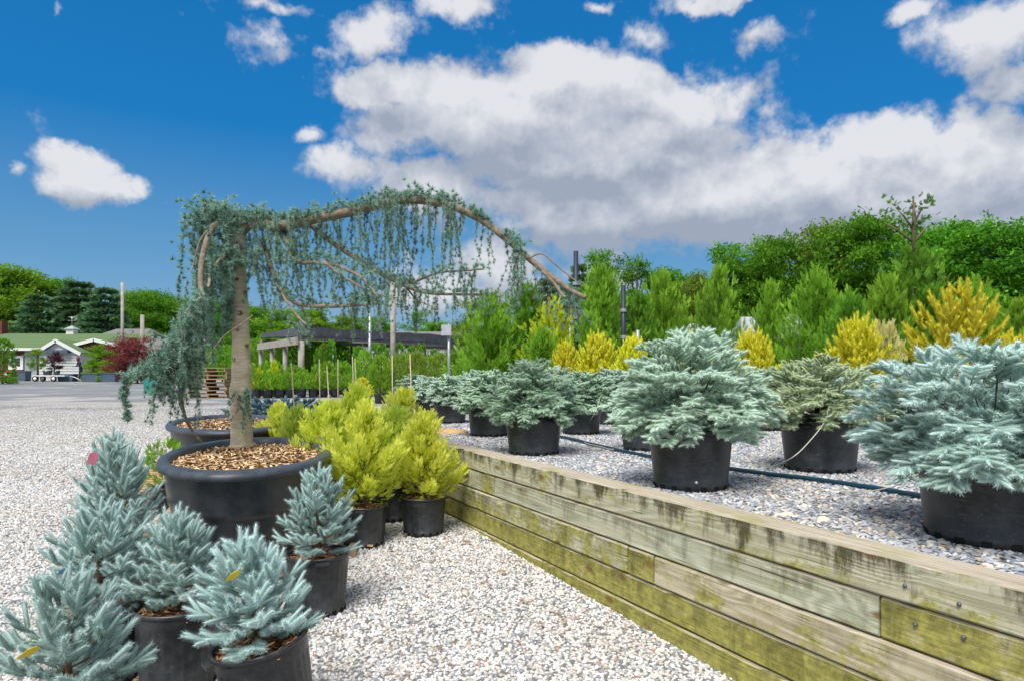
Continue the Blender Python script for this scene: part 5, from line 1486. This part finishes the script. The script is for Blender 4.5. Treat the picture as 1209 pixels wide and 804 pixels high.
# ---- pale tarpaulin roofs and house roofs on the right --------------------------------------
def tarp_roof(label, px0, px1, top, bot, Y):
    X0, X1 = (px0 - CX) / FPX * Y, (px1 - CX) / FPX * Y; z1 = EYE + (HY - top) / FPX * Y; z0 = EYE + (HY - bot) / FPX * Y
    t = thing('tarpaulin_shelter', label, 'shelter', ((X0 + X1) / 2, Y, TERR), 0, 'pale tarpaulin shelters')
    w = (X1 - X0) / 2; z1 -= TERR; z0 -= TERR
    b = MB(); b.add([(-w, -.5, z0), (w, -.5, z0), (w * .7, .1, z1), (-w * .25, .1, z1), (-w, .7, z0), (w, .7, z0)], [(0, 1, 2, 3), (1, 5, 2), (2, 5, 4, 3), (0, 3, 4), (5, 1, 0, 4)]); b.build('tarpaulin', M['tent'], t)
    b = MB(); b.box((0, .1, z0 / 2 - .01), (w * 1.9, 1.1, z0 - .02)); b.build('side_cover', M['cloth'], t)
    b = MB(); b.tube([(w * .1, -.56, 0), (w * .1, -.56, z1 + .05)], .022, 6); b.build('pole', M['blackpost'], t)
tarp_roof('pale tarpaulin roof between the conifers, the left of the two bright ones', 866, 896, 374, 402, 15.5)
tarp_roof('pale tarpaulin roof with a dark post before it, the right of the two bright ones', 924, 948, 371, 402, 15)
tarp_roof('pale tarpaulin roof mostly hidden by the top of the middle globe spruce', 806, 832, 382, 402, 15)

# ---- shade house ----------------------------------------------------------------------------
sh = thing('shade_house', 'long low shade house roofed with dark cloth on grey posts', 'shade house', (0, 0, 0))
A_, B_, C_ = Vector((-9.3, 30, 0)), Vector((.45, 41, 0)), Vector((-13.6, 37, 0)); D_ = B_ + C_ - A_
ZR = EYE + (HY - 386) / FPX * 30
b = MB(); th = .42
def dz_(v, z): return Vector((v.x, v.y, z))
rows = 14
for i in range(rows):
    for a, c_ in ((A_, B_),):
        p, q = a.lerp(c_, i / rows), a.lerp(c_, (i + .985) / rows); sag = .03 * math.sin(i * 2.1)
        s = C_ - A_
        vs = [dz_(p, ZR + sag), dz_(q, ZR - sag), dz_(q + s, ZR + .1), dz_(p + s, ZR + .1), dz_(p, ZR - th + sag), dz_(q, ZR - th - sag), dz_(q + s, ZR - .1), dz_(p + s, ZR - .1)]
        bb = MB(); bb.add(vs, [(0, 1, 2, 3), (7, 6, 5, 4), (0, 4, 5, 1), (1, 5, 6, 2), (2, 6, 7, 3), (3, 7, 4, 0)]); bb.build('shade_cloth', M['cloth'], sh)
def beam(a, c_, w, h, name, mat, par):
    b = MB(); v = c_ - a; L_ = v.length; rot = v.to_track_quat('X', 'Z').to_matrix(); b.box((a + c_) / 2, (L_, w, h), rot=rot); return b.build(name, M[mat], par)
beam(dz_(A_, ZR - .62) + Vector((-.1, -.15, 0)), dz_(C_, ZR - .62) + Vector((-.1, -.15, 0)), .12, .34, 'beam', 'oldwood', sh)
beam(dz_(A_, ZR - .50), dz_(B_, ZR - .50), .10, .10, 'beam', 'cloth', sh)
beam(dz_(C_, ZR - .3), dz_(D_, ZR - .3), .12, .2, 'beam', 'oldwood', sh)
for i in range(10):
    p = A_.lerp(B_, i / 9); g_ = hg(p.y)
    b = MB(); b.tube([(p.x, p.y + .12, g_), (p.x, p.y + .12, ZR - .6)], .05 if i else .14, 8); b.build('post', M['steel' if i % 2 else 'oldwood'], sh)
for i in range(1, 4):
    p = A_.lerp(C_, i / 3); g_ = hg(p.y); b = MB(); b.tube([(p.x, p.y, g_), (p.x, p.y, ZR - .78)], .12, 8); b.build('post', M['oldwood'], sh)
for i in range(1, 6):
    p = C_.lerp(D_, i / 5); g_ = hg(p.y); b = MB(); b.tube([(p.x, p.y - .2, g_), (p.x, p.y - .2, ZR - .42)], .08, 8); b.build('post', M['oldwood'], sh)
# pale boarded building beyond the shade house
pb = thing('pale_building', 'pale boarded building half seen under the roof of the shade house', 'building', (-3.2, 50, hg(50)))
b = MB(); b.box((0, 0, 1.4), (15, 5, 2.8)); w_ = b.build('wall', M['greywall'], pb)
for i in range(13):
    b = MB(); b.box((0, -2.52, .25 + i * .2), (14.9, .03, .185)); b.build('board', M['white'], w_)
b = MB(); b.add([(-7.8, -2.9, 2.75), (7.8, -2.9, 2.75), (7.8, 0, 3.6), (-7.8, 0, 3.6), (7.8, 2.9, 2.75), (-7.8, 2.9, 2.75), (-7.8, -2.9, 2.65), (7.8, -2.9, 2.65), (7.8, 2.9, 2.65), (-7.8, 2.9, 2.65)],
    [(0, 1, 2, 3), (3, 2, 4, 5), (0, 6, 7, 1), (1, 7, 8, 4, 2), (5, 4, 8, 9), (0, 3, 5, 9, 6), (9, 8, 7, 6)]); b.build('roof', M['shingle'], pb)

# ---- rows of potted stock before and under the shade house -------------------------------------
RS = [feather(151, .55, .56, 260, .11, .5, 'thuja2', egg, TS_lo), feather(152, .8, .5, 260, .11, .5, 'chart', cone, TS_lo), feather(153, 1.25, 1.0, 620, .13, .5, 'thuja2', egg, TS_lo),
      feather(154, 1.7, .55, 520, .13, .5, 'thuja', column, TS_lo, upb=1), feather(155, 1.2, 1.1, 520, .14, .5, 'treeo', egg, TS_lo), feather(156, .6, .8, 300, .12, .5, 'yellow', egg, TS_lo),
      feather(157, 2.0, 1.6, 800, .18, .5, 'tree', egg, TS_lo)]
potb = MB(); potb.lathe([(.14, .005), (.155, .0), (.17, .15), (.19, .30), (.205, .33), (.19, .34), (.17, .30), (.0002, .29)], 14); potm = potb.mesh('pot', M['pot'])
ordn = ['leftmost', 'second', 'third', 'fourth', 'fifth', 'sixth', 'seventh', 'eighth', 'ninth', 'tenth', 'eleventh', 'twelfth', 'thirteenth', 'fourteenth', 'fifteenth', 'sixteenth', 'seventeenth', 'eighteenth']
def ordl(i): return ordn[i] if i == 0 else ordn[i] + ' from the left'
def row(name, cat, what, where, items, q, zf=None):
    for i, (px, Y, s, wf) in enumerate(items):
        z = hg(Y) if zf is None else zf
        t = thing(name, ordl(i) + ' of the ' + what + ' ' + where, cat, ((px - CX) / FPX * Y, Y, z), i * 2.3, what + ' ' + where)
        mobj('pot', potm, t).scale = (1, 1, 1)
        for m_, nm in zip(RS[q], ('foliage', 'stem')):
            o = mobj(nm, m_, t, (0, 0, .28)); o.scale = (s * wf, s * wf, s)
row('round_shrub', 'potted shrub', 'low round shrubs', 'before the shade house', [(302 + 13.2 * i + (i % 3), 24.5 + .12 * i, 1 + .12 * math.sin(i * 2.2), 1.0) for i in range(13)], 0)
row('low_shrub', 'potted shrub', 'low shrubs', 'in the second row of the shade house', [(296 + 15 * i + (i % 2) * 4, 27.0 + .1 * i, 1.5 + .2 * math.sin(i * 1.2), .8) for i in range(12)], 0)
row('golden_cone', 'potted shrub', 'small golden cones', 'left of the shade house posts', [(306, 26, .9, 1.2), (324, 25.6, 1.25, .9), (299, 27.5, 1.1, .9)], 1)
row('bushy_conifer', 'potted shrub', 'bushy conifers', 'standing forward in black pots', [(431, 21.5, 1.0, .75), (449, 21.2, .9, .8)], 2)
row('olive_bush', 'potted shrub', 'olive green bushes', 'right of the bushy conifers', [(471, 21.5, .95, .7), (492, 22, 1.0, .7), (483, 24, 1.0, .8), (506, 23.5, .9, .8), (518, 25, 1, .8)], 4)
row('column_thuja', 'potted conifer', 'columnar arborvitae', 'along the front of the shade house', [(p_, 28 + (i % 3) * .5, h_, 1.0) for i, (p_, h_) in enumerate([(424, .92), (443, 1.0), (451, .98), (459, .85), (471, 1.0), (486, .95), (498, .98), (512, .86), (521, .78), (532, .82), (540, .8), (548, .84), (557, .9), (590, 1.0), (599, .9)])], 3)
row('upright_shrub', 'potted shrub', 'pale upright shrubs', 'left inside the shade house', [(383, 28.5, 1.0, .8), (391, 28.8, 1.08, .8), (376, 29, .9, .8)], 3)
row('yellow_mound', 'potted shrub', 'yellow mounds', 'low before the white sign box', [(537, 20, .8, 1), (547, 20.4, .8, 1), (553, 19.6, .7, 1)], 5)
row('green_mound', 'potted shrub', 'small green mounds', 'left of the yellow mounds', [(505, 19.5, .8, 1), (519, 19.4, .85, 1)], 0)
row('large_shrub', 'shrub', 'large leafy shrubs', 'growing inside the shade house', [(318, 38, 1.0, .9), (345, 36, 1.05, 1), (368, 38, 1.0, 1), (398, 40, 1.0, 1), (330, 42, 1.2, 1), (300, 40, 1.1, 1), (285, 38, 1.0, 1.0), (420, 44, 1, 1.2), (265, 44, 1.0, 1.3), (245, 46, 1.0, 1.3)], 6)
row('edge_shrub', 'shrub', 'leafy green shrubs', 'beyond the far end of the terrace', [(600, 36, .9, 1.2), (640, 30, .8, 1.2), (690, 24, .7, 1.2), (745, 22, .75, 1.3), (800, 21, .7, 1.4), (852, 20, .75, 1.3), (905, 19, .75, 1.2), (960, 18, .75, 1.3), (1010, 17.5, .7, 1.3), (1060, 17, .8, 1.3), (1120, 16.5, .8, 1.3), (1180, 16, .8, 1.3)], 6, TERR)
# prostrate blue conifer behind the rear tub
pbm = spruce(161, .35, 1.5, 46, .15, .05, TN_lo, 6, .3, (0, 30), prof=gprof, leader=False, mat='bluetarp')
put_tree('prostrate_conifer', 'low dark blue spreading conifer behind the rear oval tub', 'shrub', pbm, ((333 - CX) / FPX * 10.5, 10.5, hg(10.5) + .28), (1.05, .7, 1.0), .5, None, ('foliage', 'branches'))
gb = feather(162, .34, .34, 260, .06, .5, 'thuja2', egg, TS)
put_tree('small_shrub', 'small bright green potted shrub left of the oval cedar tub', 'potted shrub', gb, ((196 - CX) / FPX * 5.6, 5.6, hg(5.6) + .22), (1, 1, 1), 0, None, ('foliage', 'stem'))
b0 = MB(); b0.lathe([(.10, -.22), (.13, -.02), (.135, .0), (.11, -.01)], 20); b0.build('pot', M['pot'], bpy.data.objects['small_shrub'])
b0 = MB(); b0.box((0, 0, .11), (.3, .3, .22)); o = b0.build('wooden_crate', M['brown'], None, ((487 - CX) / FPX * 10 - 1.1, 10.4, hg(10.4))); tag(o, 'small brown wooden box on the far gravel behind the golden junipers', 'box')

# ---- pallet stack and bin ---------------------------------------------------------------------------
px0 = ((250 - CX) / FPX * 25, 25, hg(25))
for i in range(8):
    rgp = random.Random(i)
    pallet(ordl(i).replace('leftmost', 'bottom').replace('from the left', 'from the bottom') + ' of the stacked weathered pallets behind the cedar trunk', (px0[0] + rgp.uniform(-.05, .05), px0[1] + rgp.uniform(-.05, .05), px0[2] + i * .136), rgp.uniform(-.04, .04) + .1, w=1.32, d=1.1, mat='oldpallet', group='stacked pallets')
tb_ = thing('teal_bin', 'teal plastic bin standing left of the pallet stack, behind the cedar foliage', 'bin', ((184 - CX) / FPX * 27, 27, hg(27)))
b = MB(); b.box((0, 0, .62), (.62, .6, 1.1), tap=1.15); b.build('body', M['teal'], tb_)
b = MB(); b.box((0, -.02, 1.21), (.78, .76, .07)); b.box((0, .36, 1.17), (.6, .07, .07)); b.build('lid', M['teal'], tb_)
for s in (-1, 1):
    b = MB(); b.lathe([(.001, -.04), (.11, -.04), (.11, .04), (.001, .04)], 14); b.build('wheel', M['black'], tb_, (s * .3, .25, .11), (0, R(90), 0))
mound = feather(171, .3, .9, 10, .05, .5, 'thuja', egg)

# ---- the store --------------------------------------------------------------------------------------
YS = 53.0
def sx(px, Y=YS): return (px - CX) / FPX * Y
def sz(py, Y=YS): return EYE + (HY - py) / FPX * Y
st = thing('store', 'long low garden store with a green shingled roof, white gable and dark brick wall', 'building', (0, 0, 0))
gz = hg(YS)
x0, x1 = sx(-75), sx(146)
b = MB(); b.box(((x0 + x1) / 2, YS + 5, gz + 1.22), (x1 - x0 - .8, 10, 2.44)); wl = b.build('wall', M['brick'], st)
ze, zr_ = sz(411), sz(394, 58)
b = MB(); b.add([(x0, YS - .5, ze), (x1, YS - .5, ze), (x1, YS + 5, zr_), (x0, YS + 5, zr_), (x1, YS + 10.5, ze), (x0, YS + 10.5, ze), (x0, YS - .5, ze - .06), (x1, YS - .5, ze - .06), (x1, YS + 10.5, ze - .06), (x0, YS + 10.5, ze - .06)],
    [(0, 1, 2, 3), (3, 2, 4, 5), (0, 6, 7, 1), (1, 7, 8, 4, 2), (5, 4, 8, 9), (0, 3, 5, 9, 6), (9, 8, 7, 6)]); rf = b.build('roof', M['groof'], st)
for i in range(9):                        # shingle courses
    t = (i + .3) / 9.4; b = MB(); y_, z_ = YS - .5 + 5.5 * t, ze + (zr_ - ze) * t
    b.add([(x0, y_, z_ + .012), (x1, y_, z_ + .012), (x1, y_ + .45, z_ + .012 + .45 * (zr_ - ze) / 5.5), (x0, y_ + .45, z_ + .012 + .45 * (zr_ - ze) / 5.5), (x0, y_, z_ - .01), (x1, y_, z_ - .01)], [(0, 1, 2, 3), (4, 5, 1, 0)])
    b.build('shingle_course', M['groof'], rf)
b = MB(); b.box(((x0 + x1) / 2, YS - .54, ze - .10), (x1 - x0, .05, .2)); b.build('fascia', M['white'], st)
for (pa, pb_, za, zb, mt, nm) in ((30, 45, 414, 448, 'greywall', 'panel'), (-40, -5, 418, 446, 'greywall', 'panel')):
    b = MB(); b.box(((sx(pa) + sx(pb_)) / 2, YS - .03 + .4 * 0 - .0, (sz(za) + gz) / 2), (sx(pb_) - sx(pa), .12, sz(za) - gz)); b.build(nm, M[mt], st)
wf_ = MB(); wf_.box((sx(20), YS - .06, sz(428)), (1.12, .16, 1.08)); wo = wf_.build('window', M['white'], st)
for i in range(3):
    for j in range(3):
        b = MB(); b.box((sx(20) - .24 + i * .24, YS - .15, sz(427.5) - .22 + j * .22), (.20, .02, .18)); b.build('pane', M['glass'], wo)
b = MB(); b.box((sx(20), YS - .35, sz(441)), (1.2, .4, .2)); fb = b.build('flower_box', M['white'], st)
rgf = np.random.default_rng(2); P = [(sx(20) + rgf.uniform(-.55, .55), YS - .4 + rgf.uniform(-.2, .1), sz(438.5) + rgf.uniform(-.06, .1)) for _ in range(60)]
mobj('flowers', np_mesh('flowers', *place(TL, P, [(0, 0, 1)] * 60, .09, .09, rgf.uniform(0, 1, 60), rgf)[:2], M['reds']), fb)
# projecting white gable
def gable(pxa, pxb, pxm, ypk, yev, Y, depth, wallmat, wall_bot, name):
    xa, xb, xm = sx(pxa, Y), sx(pxb, Y), sx(pxm, Y); zp, zv = sz(ypk, Y), sz(yev, Y)
    g0 = wall_bot
    b = MB(); b.add([(xa + .2, Y, g0), (xb - .2, Y, g0), (xb - .2, Y, zv), (xm, Y, zp - .2), (xa + .2, Y, zv), (xa + .2, Y + depth, g0), (xb - .2, Y + depth, g0), (xb - .2, Y + depth, zv), (xm, Y + depth, zp - .2), (xa + .2, Y + depth, zv)],
        [(0, 1, 2, 3, 4), (9, 8, 7, 6, 5), (0, 4, 9, 5), (1, 6, 7, 2)])
    w = b.build(name, M[wallmat], st)
    for (ax, az_, bx_, bz_) in ((xa, zv, xm, zp), (xm, zp, xb, zv)):
        v = Vector((bx_ - ax, 0, bz_ - az_)); rot = v.to_track_quat('X', 'Z').to_matrix(); c_ = Vector(((ax + bx_) / 2, Y + depth / 2 - .2, (az_ + bz_) / 2))
        b = MB(); b.box(c_ + Vector((0, .15, .03)), (v.length, depth + .3, .07), rot=rot); b.build('gable_roof', M['groof'], w)
        b = MB(); b.box(Vector((c_.x, Y - .26, c_.z - .06)), (v.length + .06, .06, .24), rot=rot); b.build('bargeboard', M['white'], w)
    return w
gw = gable(43, 97, 68, 401.5, 417, 51, 2.4, 'white', gz, 'gable_wall')
for i in range(11):
    z_ = gz + .3 + i * .2
    if z_ < sz(417, 51): b = MB(); b.box((sx(70, 51), 50.985, z_), (3.0, .03, .015)); b.build('clapboard_joint', M['greywall'], gw)
b = MB(); b.box((sx(69, 51), 50.8, sz(415, 51)), (1.9, .5, .22)); b.build('shutter_awning', M['blueplanter'], gw)
gable(82, 147, 113, 400.5, 408.5, 52.2, 1.2, 'brick', sz(412, 52.2), 'gable_wall')
cu = MB(); cu.box((sx(85, 58), 58, sz(394, 58)), (.62, .62, .7)); co_ = cu.build('cupola', M['white'], st)
b = MB(); b.add([(-.45, -.45, 0), (.45, -.45, 0), (.45, .45, 0), (-.45, .45, 0), (0, 0, .32)], [(0, 1, 4), (1, 2, 4), (2, 3, 4), (3, 0, 4), (3, 2, 1, 0)]); b.build('cupola_roof', M['greywall'], co_, (sx(85, 58), 58, sz(389, 58)))
b = MB(); b.tube([(0, 0, 0), (0, 0, .8)], .03, 6); b.box((0, 0, .45), (.7, .03, .03)); b.add([(-.35, 0, .8), (0, 0, .62), (.4, 0, .85), (0, .02, .74)], [(0, 1, 2, 3)]); b.build('weather_vane', M['steel'], co_, (sx(85, 58), 58, sz(385, 58)))
b = MB(); b.box((sx(1, 58), 58, sz(390, 58)), (.7, .7, 1.5)); b.build('chimney', M['brick'], rf)
# grey shingled shed
sd_ = thing('grey_shed', 'grey shingled shed roof behind the red maple', 'shed', (sx(205, 56), 56, hg(56)))
b = MB(); b.box((0, 0, 1.2), (5.4, 4, 2.4)); b.build('wall', M['greywall'], sd_)
b = MB(); b.add([(-2.2, -2.3, 2.4), (2.9, -2.3, 2.4), (2.9, 0, 3.5), (-1.95, 0, 3.5), (2.9, 2.3, 2.4), (-2.2, 2.3, 2.4)], [(0, 1, 2, 3), (3, 2, 4, 5), (1, 4, 2), (0, 3, 5), (0, 5, 4, 1)]); b.build('roof', M['shingle'], sd_)
sd2 = thing('brown_shed', 'small far shed with a brown roof right of the utility pole', 'shed', (sx(158, 60), 60, hg(60)))
b = MB(); b.box((0, 0, 1.9), (3.6, 3, 3.8)); b.build('wall', M['brick'], sd2)
b = MB(); b.add([(-2, -1.8, 3.8), (2, -1.8, 3.8), (1.5, 0, 4.4), (-1.5, 0, 4.4), (2, 1.8, 3.8), (-2, 1.8, 3.8)], [(0, 1, 2, 3), (3, 2, 4, 5), (1, 4, 2), (0, 3, 5), (0, 5, 4, 1)]); b.build('roof', M['shingle'], sd2)

# plants and things before the store
def bush(name, label, px, top, Y, Wd, me, H0, W0, cat='shrub', parts=('foliage', 'stem'), lift=0):
    s = tscale(px, top, Y, H0)
    return put_tree(name, label, cat, me, ((px - CX) / FPX * Y, Y, hg(Y) + lift), (Wd / W0, Wd / W0, s), 0, None, parts)
mp = bl_tree(181, 2.4, 2.9, 1500, .13, 'maple', base=.12, nl=60)
bush('red_maple', 'round dark red maple shrub right of the store', 162, 395, 44, 3.9, mp, 2.4, 2.9, 'maple', ('crown', 'trunk'))
pm = bl_tree(182, 1.6, 1.7, 420, .12, 'purple', base=.45, nl=26, flat_=.35)
bush('purple_maple', 'small purple-leaved maple standing on the wagon before the white gable', 64, 416, 49, 1.6, pm, 1.6, 1.7, 'maple', ('crown', 'trunk'))
gm_ = bl_tree(183, 1.6, 1.7, 420, .12, 'treeb', base=.4, nl=26, flat_=.4)
bush('green_maple', 'small bright green maple left of the purple one before the store', 44, 412, 49.4, 1.5, gm_, 1.6, 1.7, 'maple', ('crown', 'trunk'))
mb_ = bl_tree(184, 2.6, 2.2, 1000, .14, 'treeb', base=.05, nl=50, flat_=.5)
bush('green_shrub', 'tall round bright green shrub right of the person', 118, 406, 50, 2.6, mb_, 2.6, 2.2, parts=('crown', 'trunk'))
bush('green_shrub', 'lower pale green shrub in front of the tall one right of the person', 110, 423, 48.6, 1.6, mb_, 2.6, 2.2, parts=('crown', 'trunk'))
bush('green_shrub', 'pale green shrub between the person and the red maple', 128, 424, 48, 1.7, mb_, 2.6, 2.2, parts=('crown', 'trunk'))
bush('conifer', 'green pyramidal conifer in a pot at the far left edge of the photo', 3, 403, 42, 1.35, RS[3], 1.7, .55)
bush('small_shrub', 'small round green shrub right of the conifer at the far left edge', 14, 441, 46, .6, RS[0], .55, .56)
for (px, Y, w, h, lab) in ((26, 50, .85, .7, 'blue-grey bin under the flower box of the store'), (80, 48.8, 1.0, .5, 'dark blue trough under the wagon end, left of the person'), (130, 47.5, 1.0, .6, 'blue-grey planter under the pale shrubs right of the person'), (109, 48, 1.0, .55, 'blue-grey planter under the lower pale green shrub')):
    t = thing('planter', lab, 'planter', (sx(px, Y), Y, hg(Y))); b = MB(); b.box((0, 0, h / 2), (w, .6, h), tap=1.1); b.build('body', M['blueplanter'], t); b = MB(); b.box((0, 0, h + .02), (w * 1.16, .72, .06)); b.build('rim', M['blueplanter'], t)
wg = thing('wagon', 'low pale flat wagon with small wheels before the white gable', 'wagon', (sx(62, 48.5), 48.5, hg(48.5)))
b = MB(); b.box((0, 0, .42), (2.3, .9, .07)); b.build('deck', M['white'], wg)
for s in (-1, 1):
    for x in (-.95, .35):
        b = MB(); b.lathe([(.0002, -.05), (.12, -.05), (.12, .05), (.0002, .05)], 14); w = b.build('wheel', M['white'], wg, (x, s * .4, .21), (R(90), 0, 0)); b = MB(); b.lathe([(.12, -.05), (.2, -.05), (.21, 0), (.2, .05), (.12, .05)], 16); b.build('tyre', M['black'], w)
b = MB(); b.tube([(1.1, 0, .45), (1.6, 0, .3), (2.1, 0, .05)], .03, 6); b.build('handle', M['white'], wg)
for (x, w, lab) in ((-.35, .6, 'dark pot of the green maple on the left of the wagon'), (.3, .42, 'dark pot of the purple maple on the middle of the wagon')):
    b = MB(); b.lathe([(.001, 0), (w * .42, 0), (w * .5, .34), (w * .46, .34), (w * .45, .30), (.001, .30)], 18); o = b.build('plant_pot', M['pot'], None, (sx(62, 48.5) + x, 48.5, hg(48.5) + .456)); tag(o, lab, 'pot', 'pots on the wagon')

# ---- person by the white gable -------------------------------------------------------------------------
def person(loc, rz):
    root = thing('person', 'person in dark clothes with auburn hair standing bent forward beside the white gable', 'person', loc, rz)
    J = {'pel': ((0, 0, .93), .135), 'wai': ((0, -.03, 1.06), .12), 'che': ((0, -.12, 1.30), .15), 'nec': ((0, -.17, 1.45), .055), 'hd': ((0, -.22, 1.56), .085), 'ht': ((0, -.23, 1.66), .085)}
    E_ = [('pel', 'wai'), ('wai', 'che'), ('che', 'nec'), ('nec', 'hd'), ('hd', 'ht')]
    for s, n in ((-1, 'l'), (1, 'r')):
        J.update({'hip' + n: ((s * .09, 0, .88), .10), 'kn' + n: ((s * .11, -.05, .48), .062), 'an' + n: ((s * .11, .02 if s > 0 else -.10, .09), .045), 'to' + n: ((s * .12, -.14 if s > 0 else -.25, .04), .04),
                  'sh' + n: ((s * .19, -.12, 1.36), .065), 'el' + n: ((s * .25, -.20, 1.10), .045), 'wr' + n: ((s * .18, -.42, 1.06), .032), 'ha' + n: ((s * .15, -.50, 1.06), .038)})
        E_ += [('pel', 'hip' + n), ('hip' + n, 'kn' + n), ('kn' + n, 'an' + n), ('an' + n, 'to' + n), ('che', 'sh' + n), ('sh' + n, 'el' + n), ('el' + n, 'wr' + n), ('wr' + n, 'ha' + n)]
    ks = list(J); me = bpy.data.meshes.new('body'); me.from_pydata([J[k_][0] for k_ in ks], [(ks.index(a), ks.index(c_)) for a, c_ in E_], [])
    o = bpy.data.objects.new('body', me); C.objects.link(o)
    sk = o.modifiers.new('skin', 'SKIN'); 
    for i, k_ in enumerate(ks):
        me.skin_vertices[0].data[i].radius = (J[k_][1], J[k_][1] * .85)
    me.skin_vertices[0].data[0].use_root = True
    o.modifiers.new('sub', 'SUBSURF').levels = 2
    dg = bpy.context.evaluated_depsgraph_get(); ev = o.evaluated_get(dg); nm = bpy.data.meshes.new_from_object(ev)
    bpy.data.objects.remove(o); nm.name = 'body'
    nm.materials.clear()
    for m_ in ('navy', 'skin', 'black'): nm.materials.append(M[m_])
    for p in nm.polygons:
        c_ = p.center; p.use_smooth = True
        p.material_index = 1 if (c_.z > 1.46 or (c_.y < -.40 and c_.z > .9)) else 2 if c_.z < .10 else 0
    mobj('body', nm, root)
    b = MB(); b.lathe([(.0001, .17), (.06, .155), (.10, .10), (.108, .03), (.10, -.06), (.07, -.12)], 14); h = b.build('hair', M['hair'], root, (0, -.185, 1.585))
person((sx(95.5, 49), 49, hg(49)), R(-40))

# ---- small clutter of the working nursery --------------------------------------------------------
for i, (px, py, lab) in enumerate([(462, 652, 'dry curled leaf on the white gravel below the middle of the wall'), (640, 742, 'dry brown leaf on the white gravel near the foot of the wall'), (520, 770, 'dry leaf lowest on the white gravel, near the bottom edge of the photo'), (250, 560, 'dry leaf on the straw mulch'),]):
    if i == 3: continue
    p = onyard(px, py); b = MB()
    b.add([(-.022, 0, .006), (-.008, -.011, .0), (.012, -.009, .003), (.024, 0, .012), (.010, .010, .004), (-.010, .010, .002), (0, 0, -.002)], [(0, 1, 6), (1, 2, 6), (2, 3, 6), (3, 4, 6), (4, 5, 6), (5, 0, 6)])
    o = b.build('dry_leaf', M['brown'], None, p + Vector((0, 0, .024)), (0, 0, i * 2.1)); tag(o, lab, 'leaf', 'dry leaves on the white gravel')
